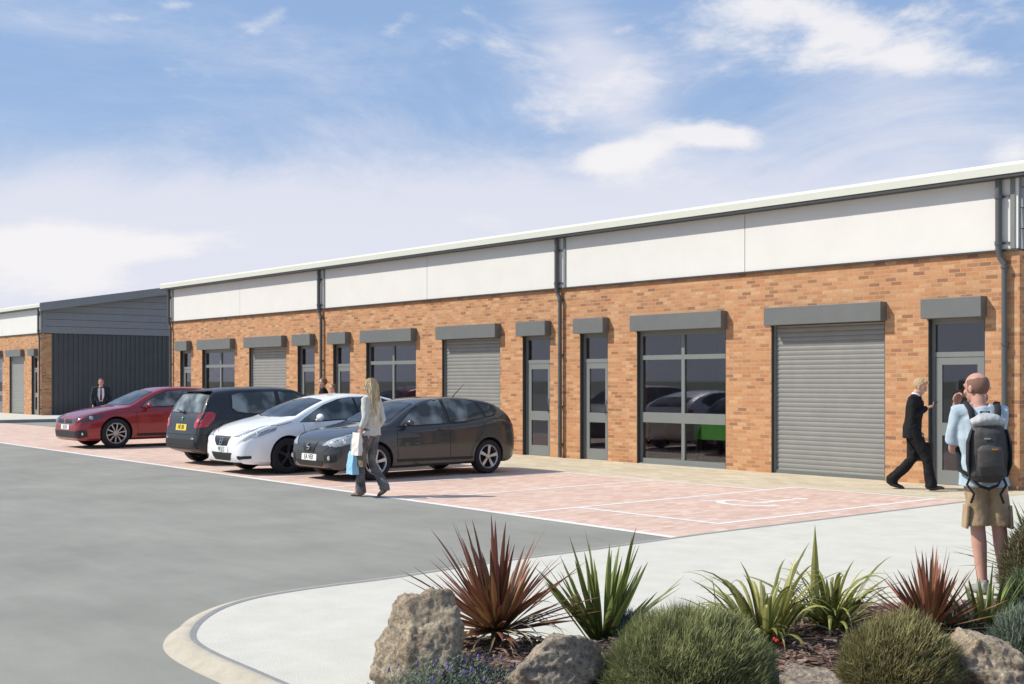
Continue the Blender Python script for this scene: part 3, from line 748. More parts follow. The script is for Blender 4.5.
def grey_car():
    c = Car('parked_car', 'dark grey five-door hatchback parked nose-out, nearest of the parked cars, behind the blonde woman', PG, (-17.50, 10.38, 0.004), R(90), .925)
    c.wheels(5, M['alloy']); g = M['car_glass']
    c.panel('windscreen', [(1.22, .70, 1.0), (1.14, .35, 1.02), (1.12, 0, 1.03), (1.14, -.35, 1.02), (1.22, -.70, 1.0), (1.86, -.54, 1.36), (1.90, 0, 1.41), (1.86, .54, 1.36)], g)
    c.panel('front_window', side_pts([(1.36, .945), (1.50, 1.04), (1.75, 1.20), (2.0, 1.31), (2.30, 1.375), (2.42, 1.38), (2.46, .965), (1.9, .950)]), g, mirror=True)
    c.panel('rear_window', side_pts([(2.54, .97), (2.50, 1.385), (2.75, 1.388), (3.05, 1.37), (3.22, 1.335), (3.36, 1.045), (2.9, .995)]), g, mirror=True)
    c.panel('quarter_window', side_pts([(3.30, 1.32), (3.43, 1.06), (3.62, 1.10), (3.69, 1.16), (3.56, 1.265)]), g, mirror=True)
    c.panel('tailgate_window', [(3.86, .50, 1.20), (3.83, 0, 1.26), (3.86, -.50, 1.20), (4.08, -.56, 1.05), (4.10, 0, 1.07), (4.08, .56, 1.05)], g)
    c.panel('grille', [(.06, -.25, .685), (.06, .25, .685), (.02, .15, .505), (.02, -.15, .505)], M['car_black'], .009, mirror=False)
    o = c.panel('lower_grille', [(.0, -.46, .36), (.0, .46, .36), (.02, .38, .25), (.02, -.38, .25)], M['car_black'], .009)
    for sd in (1, -1):
        c.panel('fog_recess', [(.05, sd * .50, .47), (.14, sd * .70, .47), (.14, sd * .70, .36), (.05, sd * .48, .33)], M['car_black'])
        bm = bmesh.new(); p = c.snap((.08, sd * .60, .42), .008); ell(bm, p, (.014, .045, .045)); mesh_obj('fog_lamp', bm, M['lamp'], c.root, smooth=True)
        c.panel('headlight', [(.05, sd * .42, .62), (.10, sd * .52, .70), (.25, sd * .70, .77), (.54, sd * .80, .83), (.58, sd * .83, .77), (.34, sd * .82, .67), (.14, sd * .70, .60)], M['lamp'], .009)
        bm = bmesh.new(); p = c.snap((.26, sd * .75, .70), .006); ell(bm, p, (.045, .03, .05)); mesh_obj('headlight_reflector', bm, M['chrome'], c.root, smooth=True)
        c.panel('tail_light', [(4.02, sd * .80, 1.0), (4.14, sd * .72, .98), (4.20, sd * .66, .80), (4.14, sd * .78, .78)], M['tail'], .005)
    bm = bmesh.new()   # slanted S emblem
    for a, b in (((-.052, .034), (.02, .055)), ((-.052, .034), (-.052, .004)), ((-.052, .008), (.045, -.008)), ((.045, -.008), (.045, -.04)), ((.045, -.04), (-.03, -.058))):
        tube(bm, [(0, -a[0], a[1]), (0, -b[0], b[1])], .0115, n=6)
    o = mesh_obj('emblem', bm, M['chrome'], c.root); o.location = c.snap((.0, 0, .60), .022); o.rotation_euler = (0, R(12), 0)
    c.plate('EA VEK', M['plate_w'], -.004, .415, -1, R(4))
    c.mirrors(1.50, .97, paint('mirror_sunlit', (.60, .61, .58), .1, .3), PG['paint'])  # far mirror coloured pale as if sunlit; near one keeps the body paint
    c.seam([(1.32, .86, .94), (1.30, .88, .7), (1.33, .87, .35)]); c.seam([(2.49, .84, .96), (2.50, .88, .6), (2.50, .87, .30)])
    c.seam([(3.34, .84, 1.03), (3.30, .88, .85), (3.16, .88, .66), (3.02, .88, .50), (3.0, .87, .30)])
    c.seam([(1.33, .87, .32), (3.0, .87, .30)]); c.seam([(1.15, .80, .93), (.7, .79, .90), (.40, .74, .85)])
    c.seam([(1.36, .87, .80), (2.2, .875, .80), (3.0, .88, .84), (3.35, .87, .95)], w=.012, name='side_crease', mat=PG['paint'], off=.006)
    c.seam([(1.30, .87, .335), (3.05, .87, .325)], w=.05, name='sill_trim', mat=M['car_black'])
    for x in (2.32,):
        for sd in (1, -1):
            bm = bmesh.new(); p = c.snap((x, sd * .87, .875), .018); ell(bm, p, (.085, .014, .017)); mesh_obj('door_handle', bm, PG['paint'], c.root, smooth=True)
    c.seam([(.60, .90, .55), (.60, .90, .551)]); c.antenna(3.25, .30, .26)
    return c
grey_car()

# --- white low hatchback ------------------------------------------------------
Lw = 4.30
PW = dict(L=Lw, r=.335, fx=.92, rx=3.53, hw=.885, belt=.93, gw=.845, tumble=.50, paint=paint('white_paint', (0.88, 0.88, 0.87), 0, .3),
    w=[(0, .50), (.02, .62), (.06, .70), (.15, .775), (.35, .84), (.7, .872), (1.2, .885), (3.2, .885), (3.7, .872), (4.0, .825), (4.2, .74), (4.26, .66), (4.30, .56)],
    zb=[(0, .34), (.03, .26), (.10, .20), (.3, .18), (3.9, .20), (4.1, .24), (4.25, .32), (4.30, .42)],
    zt=[(0, .60), (.02, .66), (.06, .70), (.15, .765), (.5, .91), (.85, .995), (1.05, 1.04), (1.4, 1.195), (1.8, 1.345), (2.1, 1.42), (2.5, 1.46), (3.0, 1.44), (3.5, 1.35), (3.8, 1.26), (4.0, 1.16), (4.15, 1.02), (4.25, .84), (4.30, .66)],
    zs=[(0, .50), (.06, .60), (.3, .74), (.8, .87), (1.3, .925), (2.0, .96), (3.0, 1.01), (3.6, 1.06), (4.0, .98), (4.30, .6)])
def white_car():
    c = Car('parked_car', 'white hatchback with black grille parked nose-out between the black and the dark grey car', PW, (-19.72, 9.92, 0.004), R(90), .95)
    c.wheels(5, M['black_alloy']); g = M['car_glass']
    c.panel('windscreen', [(1.16, .71, 1.02), (1.02, .40, 1.05), (.98, 0, 1.06), (1.02, -.40, 1.05), (1.16, -.71, 1.02), (1.83, -.55, 1.35), (1.88, 0, 1.41), (1.83, .55, 1.35)], g)
    c.panel('front_window', side_pts([(1.20, .945), (1.50, 1.09), (1.80, 1.225), (2.1, 1.32), (2.35, 1.36), (2.45, 1.362), (2.47, .99), (1.9, .965)]), g, mirror=True)
    c.panel('rear_window', side_pts([(2.53, .995), (2.50, 1.365), (2.8, 1.365), (3.1, 1.33), (3.45, 1.25), (3.62, 1.17), (3.3, 1.06)]), g, mirror=True)
    c.panel('tailgate_window', [(3.70, .50, 1.27), (3.70, 0, 1.32), (3.70, -.50, 1.27), (4.08, -.56, 1.05), (4.10, 0, 1.10), (4.08, .56, 1.05)], g)
    c.panel('grille', [(.06, -.32, .68), (.06, .32, .68), (.02, .20, .525), (.02, -.20, .525)], M['car_black'])
    c.panel('lower_grille', [(.0, -.40, .40), (.0, .40, .40), (.02, .29, .245), (.02, -.29, .245)], M['car_black'])
    for sd in (1, -1):
        c.panel('headlight', [(.07, sd * .37, .655), (.12, sd * .50, .70), (.28, sd * .68, .77), (.72, sd * .80, .88), (.66, sd * .83, .81), (.34, sd * .80, .70), (.14, sd * .66, .635)], M['lamp'], .012)
        c.panel('fog_recess', [(.10, sd * .54, .36), (.22, sd * .72, .365), (.22, sd * .74, .315), (.10, sd * .56, .31)], M['car_black'], .006)
        bm = bmesh.new(); p = c.snap((.34, sd * .77, .75), .004); ell(bm, p, (.05, .03, .035)); mesh_obj('headlight_reflector', bm, M['chrome'], c.root, smooth=True)
        c.panel('tail_light', [(3.98, sd * .80, 1.02), (4.12, sd * .72, 1.0), (4.20, sd * .66, .86), (4.10, sd * .80, .85)], M['tail'], .005)
    bm = bmesh.new()
    for a, b in (((-.045, .05), (-.03, -.05)), ((.045, .05), (.03, -.05)), ((-.034, 0), (.034, 0)), ((-.06, .06), (.06, .06)), ((-.06, .06), (-.045, -.06)), ((.06, .06), (.045, -.06)), ((-.045, -.06), (.045, -.06))):
        tube(bm, [(0, a[0], a[1]), (0, b[0], b[1])], .0055, n=6)
    o = mesh_obj('emblem', bm, M['chrome'], c.root); o.location = c.snap((.0, 0, .61), .010); o.rotation_euler = (0, R(18), 0)
    c.plate('MJ JLS', M['plate_w'], -.004, .455, -1, R(3))
    c.mirrors(1.52, 1.0, PW['paint'])
    c.seam([(1.24, .86, .92), (1.26, .88, .7), (1.36, .87, .32)]); c.seam([(2.50, .84, .98), (2.50, .88, .6), (2.50, .87, .28)])
    c.seam([(3.40, .84, 1.05), (3.35, .88, .85), (3.12, .88, .55), (3.08, .87, .30)]); c.seam([(1.0, .80, .95), (.6, .78, .875), (.30, .66, .80), (.14, .40, .76)], w=.009)
    c.seam([(1.36, .87, .30), (3.08, .87, .29)])
    c.seam([(1.40, .87, .72), (2.4, .885, .78), (3.3, .885, .86)], w=.012, name='side_crease', mat=PW['paint'], off=.006)
    return c
white_car()

# --- black supermini with its tail to the road ---------------------------------
Lb = 4.0
PB = dict(L=Lb, r=.305, fx=.80, rx=3.26, hw=.835, belt=.93, gw=.80, tumble=.42, crown=.03, paint=paint('black_blue_paint', (0.008, 0.010, 0.015), 0, .5, .45),
    w=[(0, .50), (.03, .62), (.1, .71), (.35, .79), (.7, .82), (1.2, .832), (3.0, .835), (3.5, .828), (3.75, .80), (3.88, .765), (3.95, .72), (3.98, .68), (4.0, .62)],
    zb=[(0, .36), (.03, .27), (.10, .21), (.3, .19), (3.6, .20), (3.8, .24), (3.93, .30), (4.0, .36)],
    zt=[(0, .64), (.03, .72), (.1, .79), (.5, .92), (.85, .985), (1.0, 1.02), (1.3, 1.22), (1.6, 1.40), (1.8, 1.47), (2.2, 1.50), (3.0, 1.49), (3.4, 1.46), (3.58, 1.43), (3.66, 1.38), (3.76, 1.22), (3.87, 1.0), (3.91, .93), (3.945, .82), (3.97, .66), (4.0, .56)],
    zs=[(0, .50), (.06, .64), (.3, .80), (.8, .89), (1.3, .93), (2.0, .95), (3.3, .97), (3.7, .96), (3.88, .88), (4.0, .48)])
def black_car():
    c = Car('parked_car', 'black hatchback parked tail-out with a yellow number plate, between the red and white cars', PB, (-22.38, 10.36 + 4.0 * .995, 0.004), R(-90), .995)
    c.wheels(6, M['alloy']); g = M['car_glass']
    c.panel('windscreen', [(1.06, .68, 1.0), (1.0, 0, 1.04), (1.06, -.68, 1.0), (1.62, -.58, 1.40), (1.66, 0, 1.45), (1.62, .58, 1.40)], g)
    c.panel('front_window', side_pts([(1.22, .965), (1.42, 1.12), (1.66, 1.30), (1.80, 1.375), (2.10, 1.40), (2.16, 1.40), (2.16, .985), (1.7, .975)]), g, mirror=True)
    c.panel('rear_window', side_pts([(2.26, .99), (2.26, 1.405), (2.7, 1.40), (3.02, 1.385), (3.20, 1.34), (3.24, 1.10), (3.16, 1.04), (2.9, 1.0)]), g, mirror=True)
    c.panel('tailgate_window', [(3.66, .56, 1.35), (3.64, 0, 1.41), (3.66, -.56, 1.35), (3.86, -.62, 1.03), (3.87, 0, 1.03), (3.86, .62, 1.03)], g)
    for sd in (1, -1):
        c.panel('tail_light', [(3.86, sd * .66, 1.01), (3.70, sd * .80, 1.06), (3.62, sd * .83, 1.03), (3.66, sd * .83, .90), (3.80, sd * .80, .76), (3.95, sd * .62, .72), (3.94, sd * .54, .76), (3.93, sd * .56, .86)], M['tail'], .006)
        c.panel('reverse_lamp', [(3.90, sd * .63, .90), (3.86, sd * .70, .90), (3.88, sd * .70, .84), (3.92, sd * .62, .84)], plain('reverse_lens', (.65, .25, .22), .15, coat=1), .010)
        c.panel('headlight', [(.08, sd * .45, .74), (.12, sd * .60, .82), (.48, sd * .78, .88), (.45, sd * .80, .76), (.15, sd * .68, .70)], M['lamp'], .006)
        c.panel('parking_reflector', [(3.97, sd * .50, .54), (3.97, sd * .60, .54), (3.97, sd * .60, .51), (3.97, sd * .50, .51)], M['chrome'], .006)
    c.panel('bumper', [(4.0, -.62, .50), (4.0, .62, .50), (3.93, .68, .33), (3.93, -.68, .33)], plain('grey_bumper', (.018, .018, .018), .6), .010)
    c.seam([(3.58, .83, .60), (3.90, .73, .60), (3.98, .60, .60), (3.985, 0, .60)], w=.012)
    c.seam([(3.70, .74, 1.22), (3.87, .68, 1.00)], w=.008)
    bm = bmesh.new(); tube(bm, [(3.90, .03, 1.045), (3.915, .0, 1.03), (3.905, -.30, 1.075)], [.020, .018, .010], n=8); mesh_obj('wiper', bm, M['car_black'], c.root)
    bm = bmesh.new(); box(bm, 3.56, 3.72, -.55, .55, 1.43, 1.455); bmesh.ops.bevel(bm, geom=bm.edges[:], offset=.01, segments=2, affect='EDGES'); mesh_obj('roof_spoiler', bm, PB['paint'], c.root, smooth=False)
    bm = bmesh.new(); lathe(bm, [(.001, 0), (.038, 0), (.042, .006), (.036, .012), (.001, .014)], n=20, axis='z'); bmesh.ops.rotate(bm, matrix=Matrix.Rotation(R(90), 3, 'Y'), verts=bm.verts)
    o = mesh_obj('emblem', bm, plain('green_badge', (.10, .32, .22), .3, metal=.5), c.root); o.location = c.snap((3.95, 0, .90), .004)
    c.plate('HK BR', M['plate_y'], 3.965, .735, 1, R(-8), w=.46, h=.125)
    c.mirrors(1.36, .97, PB['paint'])
    c.seam([(1.2, .82, .94), (1.18, .83, .6), (1.2, .83, .32)]); c.seam([(2.21, .80, .96), (2.21, .83, .6), (2.21, .83, .3)]); c.seam([(3.2, .80, .97), (3.16, .83, .75), (2.95, .83, .5), (2.93, .83, .3)])
    c.seam([(1.2, .83, .3), (2.93, .83, .29)])
    for x in (2.02, 2.95):
        for sd in (1, -1):
            bm = bmesh.new(); p = c.snap((x, sd * .82, .88), .018); ell(bm, p, (.08, .014, .017)); mesh_obj('door_handle', bm, PB['paint'], c.root, smooth=True)
    return c
black_car()

# --- red coupe ------------------------------------------------------------------
Lr = 4.25
PR = dict(L=Lr, r=.345, fx=.87, rx=3.45, hw=.905, belt=.90, gw=.86, tumble=.60, paint=paint('dark_red_paint', (0.27, 0.008, 0.016), .25, .32),
    w=[(0, .62), (.02, .70), (.06, .76), (.15, .81), (.35, .86), (.7, .895), (1.2, .89), (2.2, .885), (3.2, .905), (3.7, .895), (4.0, .85), (4.15, .78), (4.22, .70), (4.25, .6)],
    zb=[(0, .30), (.03, .22), (.10, .18), (.3, .17), (3.9, .20), (4.1, .24), (4.2, .32), (4.25, .42)],
    zt=[(0, .60), (.02, .655), (.06, .70), (.15, .745), (.5, .85), (.9, .925), (1.15, .96), (1.3, 1.02), (1.65, 1.20), (1.95, 1.32), (2.2, 1.385), (2.6, 1.405), (3.1, 1.385), (3.6, 1.32), (3.8, 1.27), (3.95, 1.14), (4.08, 1.0), (4.2, .85), (4.25, .7)],
    zs=[(0, .50), (.06, .60), (.3, .73), (.8, .835), (1.3, .88), (2.0, .90), (3.0, .94), (3.6, .98), (4.0, .93), (4.25, .6)])
def red_car():
    c = Car('parked_car', 'dark red coupe with silver multi-spoke wheels parked nose-out, farthest of the parked cars', PR, (-29.70, 10.78, 0.004), R(90), 1.05)
    c.wheels(10, M['alloy']); g = M['car_glass']
    c.panel('windscreen', [(1.28, .70, .97), (1.18, .35, .99), (1.15, 0, 1.0), (1.18, -.35, .99), (1.28, -.70, .97), (1.88, -.54, 1.30), (1.93, 0, 1.36), (1.88, .54, 1.30)], g)
    c.panel('front_window', side_pts([(1.48, .93), (1.70, 1.07), (1.95, 1.20), (2.2, 1.29), (2.6, 1.32), (2.75, 1.315), (2.80, .975), (2.1, .945)]), g, mirror=True)
    c.panel('rear_window', side_pts([(2.88, .98), (2.83, 1.31), (3.1, 1.295), (3.4, 1.24), (3.55, 1.16), (3.4, 1.04)]), g, mirror=True)
    c.panel('tailgate_window', [(3.86, .52, 1.20), (3.84, 0, 1.26), (3.86, -.52, 1.20), (4.08, -.58, 1.0), (4.10, 0, 1.02), (4.08, .58, 1.0)], g)
    c.panel('grille', [(.04, -.42, .665), (.04, .42, .665), (.0, .42, .58), (.0, -.42, .58)], M['car_black'])
    c.panel('lower_grille', [(.0, -.62, .40), (.0, .62, .40), (.02, .66, .25), (.02, -.66, .25)], M['car_black'])
    for sd in (1, -1):
        c.panel('headlight', [(.04, sd * .43, .665), (.10, sd * .60, .70), (.28, sd * .76, .755), (.58, sd * .845, .80), (.56, sd * .87, .74), (.36, sd * .86, .665), (.12, sd * .74, .60), (.03, sd * .44, .585)], M['lamp_dark'], .006)
        bm = bmesh.new(); p = c.snap((.30, sd * .80, .70), .008); ell(bm, p, (.05, .03, .045)); mesh_obj('headlight_reflector', bm, M['lamp'], c.root, smooth=True)
        c.panel('fog_recess', [(.05, sd * .64, .42), (.20, sd * .80, .43), (.22, sd * .82, .28), (.06, sd * .66, .26)], M['car_black'])
        bm = bmesh.new(); p = c.snap((.13, sd * .73, .35), .010); ell(bm, p, (.025, .03, .035)); mesh_obj('fog_lamp', bm, M['chrome'], c.root, smooth=True)
        c.panel('tail_light', [(4.0, sd * .82, .92), (4.14, sd * .72, .90), (4.18, sd * .70, .78), (4.05, sd * .84, .80)], M['tail'], .005)
    bm = bmesh.new(); lathe(bm, [(.030, 0), (.050, 0), (.050, .012), (.030, .012)], n=20, axis='z'); box(bm, -.03, .03, -.006, .006, 0, .01); bmesh.ops.rotate(bm, matrix=Matrix.Rotation(R(-90), 3, 'Y'), verts=bm.verts)
    o = mesh_obj('emblem', bm, M['chrome'], c.root); o.location = c.snap((0, 0, .63), .004)
    c.plate('LB SX', M['plate_w'], -.004, .49, -1, R(3))
    c.mirrors(1.60, .94, PR['paint'])
    c.seam([(1.36, .87, .90), (1.34, .88, .7), (1.40, .88, .34)]); c.seam([(2.84, .86, .95), (2.86, .89, .6), (2.78, .88, .32)])
    c.seam([(1.40, .88, .32), (2.78, .88, .32)]); c.seam([(1.36, .87, .30), (2.95, .885, .30)], w=.06, name='sill_trim', mat=M['car_black'], off=.002)
    c.seam([(1.2, .80, .90), (.7, .80, .84), (.40, .76, .79), (.1, .50, .73)], w=.008)
    c.seam([(1.40, .87, .74), (2.2, .885, .76), (3.1, .90, .80)], w=.012, name='side_crease', mat=PR['paint'], off=.006)
    c.antenna(3.55, .14, .12)
    for sd in (1, -1):
        bm = bmesh.new(); p = c.snap((2.62, sd * .88, .84), .018); ell(bm, p, (.085, .014, .017)); mesh_obj('door_handle', bm, PR['paint'], c.root, smooth=True)
    return c
red_car()
# ------------------------------------------------------------------ people
def hand(bm, w, d, nrm, side, curl=.5, k=1.0):
    """w wrist, d pointing direction, nrm palm normal, side = direction of the thumb"""
    d = Vector(d).normalized(); nrm = Vector(nrm); nrm = (nrm - d * nrm.dot(d)).normalized(); lat = d.cross(nrm).normalized()
    if lat.dot(Vector(side)) < 0: lat = -lat
    w = Vector(w)
    tube(bm, [w - d * .02, w + d * .02 * k, w + d * .06 * k, w + d * .095 * k], [(.028, .020), (.034 * k, .017), (.042 * k, .016), (.040 * k, .013)], lat=lat, n=12)
    for off, ln in ((.030, .068), (.010, .078), (-.010, .072), (-.029, .056)):
        p = w + d * .085 * k + lat * off * k; pts = [p - d * .02]; a = 0
        pts.append(p); dd = d.copy()
        for s in (.42, .32, .26):
            a += curl * .75; dd = d * math.cos(a) + nrm * math.sin(a); p = p + dd * ln * s * k; pts.append(p)
        tube(bm, pts, [.0095, .0092, .0088, .0082, .0068], lat=lat, n=8)
    p = w + d * .025 * k + lat * .028 * k
    pts = [p - lat * .015, p + lat * .022 * k + d * .018 * k + nrm * .006, p + lat * .034 * k + d * .045 * k + nrm * .016, p + lat * .034 * k + d * .070 * k + nrm * .028]
    tube(bm, pts, [.013, .0125, .011, .0085], lat=nrm, n=8)

def head_parts(bm, c, m, k=1.0):
    def P(x, y, z): return c + m @ (Vector((x, y, z)) * k)
    q = m
    ell(bm, P(0, -.008, .025), (.076 * k, .096 * k, .093 * k), q); ell(bm, P(0, .018, -.045), (.058 * k, .070 * k, .068 * k), q)
    ell(bm, P(0, .066, -.088), (.026 * k, .022 * k, .020 * k), q, 10); ell(bm, P(0, .078, .030), (.052 * k, .016 * k, .018 * k), q, 10)
    tube(bm, [P(0, .080, .028), P(0, .100, -.008), P(0, .108, -.022)], [.010 * k, .013 * k, .016 * k], lat=m @ Vector((1, 0, 0)), n=8)
    ell(bm, P(0, .082, -.052), (.026 * k, .014 * k, .007 * k), q, 10); ell(bm, P(0, .080, -.064), (.023 * k, .014 * k, .008 * k), q, 10)
    for s in (-1, 1):
        ell(bm, P(s * .078, -.008, -.008), (.010 * k, .020 * k, .032 * k), q, 10); ell(bm, P(s * .040, .062, -.025), (.024 * k, .022 * k, .022 * k), q, 10)

SK = plain('skin_light', (0.56, 0.34, 0.25), 0.55, var=0.08, vs=14, spec=0.35)
SK2 = plain('skin_sunburnt', (0.50, 0.27, 0.20), 0.55, var=0.12, vs=10, spec=0.35)
def person(label, loc, rz, J, skin, voxel=.0065, scale=1.0, headrot=None, curl=(.6, .6), hands=True, group=None):
    root = tag(empty('person', loc, rz), label, 'person', group); root.scale = (scale,) * 3
    V = {k: Vector(v) for k, v in J.items()}; J = V
    bm = bmesh.new(); hm = headrot or Matrix.Identity(3)
    pel, ch, nb, hd = V['pel'], V['chest'], V['neck'], V['head']
    mid = (pel + ch) / 2
    lat = (V['sr'] - V['sl']).normalized()
    tube(bm, [pel - Vector((0, 0, .09)), pel, mid, ch, ch + (nb - ch) * .62, nb], [(.13, .095), (.155, .11), (.130, .092), (.155, .108), (.165, .090), (.075, .06)], lat=lat, n=20)
    tube(bm, [nb - Vector((0, 0, .04)), nb + (hd - nb) * .3, hd], [(.060), (.054), (.052)], n=14)
    head_parts(bm, hd, hm)
    for s in 'lr':
        S, E_, W = V['s' + s], V['e' + s], V['w' + s]
        tube(bm, [nb + (S - nb) * .35 - Vector((0, 0, .02)), S, S + (E_ - S) * .35, E_, E_ + (W - E_) * .35, W], [.062, .056, .050, .040, .041, .026], n=14)
        if hands:
            d = V.get('hd' + s, W - E_); hand(bm, W, d, V.get('hn' + s, Vector((1 if s == 'l' else -1, 0, 0))), V.get('ht' + s, Vector((0, 1, 0))), curl[0 if s == 'l' else 1])
        Hh, Kk, Aa, Tt = V['h' + s], V['k' + s], V['a' + s], V['t' + s]
        tube(bm, [Hh + Vector((0, 0, .03)), Hh + (Kk - Hh) * .3, Kk, Kk + (Aa - Kk) * .3, Aa + (Kk - Aa) * .15, Aa - Vector((0, 0, .02))], [.088, .082, .055, .056, .038, .038], n=16)
        tube(bm, [Aa - (Tt - Aa) * .25 - Vector((0, 0, .03)), Aa + (Tt - Aa) * .4 - Vector((0, 0, .03)), Tt], [(.034, .028), (.042, .026), (.036, .014)], lat=(1, 0, 0), n=12)
    blob('body', bm, skin, root, voxel, 5)
    return root, V

def shoes(root, V, mat, w=.047, boot=0.0):
    for s in 'lr':
        A_, T_ = V['a' + s], V['t' + s]; d = (T_ - A_); dn = d.normalized(); bm = bmesh.new()
        up = Vector((0, 0, 1)); b0 = A_ - dn * .055 - up * .035
        tube(bm, [b0 - dn * .01, b0 + dn * .05, A_ + d * .5 - up * .022, T_ - up * .004, T_ + dn * .045 - up * .004], [(w * .7, .034), (w * .85, .046), (w, .036), (w * .98, .026), (w * .5, .014)], lat=dn.cross(up), n=14)
        tube(bm, [A_ - up * .04, A_ + up * (.03 + boot)], [w * .95, w * .92], n=14)
        blob('shoe', bm, mat, root, .007, 3)

def eyes(root, c, m, k=1.0):
    for s in (-1, 1):
        bm = bmesh.new(); ell(bm, c + m @ (Vector((s * .032, .079, .008)) * k), (.012 * k, .009 * k, .008 * k), m, 12); mesh_obj('eye', bm, M['eye'], root, smooth=True)
        bm = bmesh.new(); tube(bm, [c + m @ (Vector((s * .014, .090, .030)) * k), c + m @ (Vector((s * .032, .092, .036)) * k), c + m @ (Vector((s * .052, .080, .030)) * k)], [.003 * k, .004 * k, .003 * k], n=6); mesh_obj('eyebrow', bm, M['brow'], root)
M['eye'] = plain('eye', (0.05, 0.04, 0.035), 0.2); M['brow'] = plain('eyebrow', (0.09, 0.055, 0.03), 0.9)
def hair_cap(bm, c, m, k=1.0, front=.035, low=-.045):
    """close cap over the top and back of the skull"""
    tmp = bmesh.new(); ell(tmp, Vector((0, -.014, .034)), (.084, .102, .097), None, 28)
    dele = [v for v in tmp.verts if (v.co.y > -.02 and v.co.z < .062 + max(0, (v.co.y - front)) * 1.6) and not (abs(v.co.x) > .05 and v.co.z > .0 and v.co.y < .03) or v.co.z < low]
    bmesh.ops.delete(tmp, geom=dele, context='VERTS')
    r = bmesh.ops.extrude_face_region(tmp, geom=tmp.faces[:])
    for v in [g for g in r['geom'] if isinstance(g, bmesh.types.BMVert)]: v.co *= .86
    bmesh.ops.transform(tmp, matrix=Matrix.Translation(c) @ m.to_4x4() @ Matrix.Scale(k, 4), verts=tmp.verts)
    me = bpy.data.meshes.new('h'); tmp.to_mesh(me); tmp.free(); bm.from_mesh(me); bpy.data.meshes.remove(me)

def strands(name, c, m, mat, parent, n=260, length=.45, seed=1, spread=.085, width=.007, fall=None, fmax=.4):
    """long hair: overlapping locks that start on the skull and fall down the back"""
    rnd = random.Random(seed); bm = bmesh.new(); lay = bm.verts.layers.float_color.new('tone')
    for i in range(n):
        a = rnd.uniform(-math.pi * .80, math.pi * .80); e = rnd.uniform(.1, 1.45)
        d = Vector((math.sin(a) * math.sin(e), -math.cos(a) * math.sin(e), math.cos(e)))
        p0 = Vector((0, -.014, .034)) + Vector((d.x * .085, d.y * .103, d.z * .098))
        if p0.y > fmax * .1 and p0.z < .06: continue
        p0 = c + m @ p0; out = m @ Vector((d.x, d.y, 0)); ln = length * rnd.uniform(.75, 1.08); pts = []
        s1 = .11 + .05 * math.sin(e)
        for t in range(9):
            u = t / 8; q = p0 + out * (.03 * math.sin(min(1, u * 3) * 1.57)) + Vector((0, 0, -ln * u ** 1.15))
            q += (fall or Vector((0, -.06, 0))) * u + Vector((.012 * math.sin(u * 9 + i), .012 * math.cos(u * 8 + i * 2), 0))
            if u > .15: # gather onto the back
                tgt = c + m @ Vector((d.x * spread, -.075 - .02 * rnd.random(), 0)); q.x += (tgt.x - q.x) * .5 * min(1, u * 1.5) ; q.y += (tgt.y - q.y) * .6 * min(1, u * 1.5)
            pts.append(q)
        nx = m @ Vector((math.cos(a), math.sin(a), 0)); tone = rnd.random(); prev = None
        for t, q in enumerate(pts):
            w_ = width * (1.15 - .9 * (t / 8) ** 2) * (.6 + .4 * min(1, t / 1.5)); o_ = out * .004
            cur = [bm.verts.new(q - nx * w_), bm.verts.new(q + o_), bm.verts.new(q + nx * w_)]
            for v in cur: v[lay] = (t / 8, tone, rnd.random() * .3 + tone * .5, 1)
            if prev: bm.faces.new((prev[0], prev[1], cur[1], cur[0])); bm.faces.new((prev[1], prev[2], cur[2], cur[1]))
            prev = cur
    return mesh_obj(name, bm, mat, parent, smooth=True, recalc=False)

def garment(name, root, tubes, mat, voxel=.010, wr=.006, smooth=4, ws=11):
    bm = bmesh.new()
    for t in tubes: tube(bm, *t[:2], **t[2])
    return blob(name, bm, mat, root, voxel, smooth, wr, ws)

def torso_tubes(V, grow, low=0.0, top=True, hem=None):
    pel, ch, nb = V['pel'], V['chest'], V['neck']; lat = (V['sr'] - V['sl']).normalized(); mid = (pel + ch) / 2; g = grow
    pts = [pel - Vector((0, 0, low)), pel + Vector((0, 0, .02)), mid, ch, ch + (nb - ch) * .62, nb - Vector((0, 0, .005))]
    rad = [(.165 + g + (hem or 0), .115 + g), (.160 + g, .112 + g), (.140 + g, .100 + g), (.160 + g, .112 + g), (.165 + g, .094 + g), (.072 + g * .6, .060 + g * .6)]
    return [(pts, rad, dict(lat=lat, n=24))]
def arm_tubes(V, grow, upto=1.0, cuff=0.0):
    out = []
    for s in 'lr':
        S, E_, W, nb = V['s' + s], V['e' + s], V['w' + s], V['neck']
        if upto <= .5:
            e = S + (E_ - S) * upto * 2; out.append(([nb + (S - nb) * .35 - Vector((0, 0, .025)), S, S + (e - S) * .5, e], [.060 + grow, .062 + grow, .058 + grow, .058 + grow + cuff], dict(n=16)))
        else:
            e = W - (W - E_).normalized() * .012; out.append(([nb + (S - nb) * .35 - Vector((0, 0, .025)), S, S + (E_ - S) * .4, E_, E_ + (e - E_) * .5, e], [.060 + grow, .060 + grow, .053 + grow, .047 + grow, .042 + grow, .034 + grow + cuff], dict(n=16)))
    return out
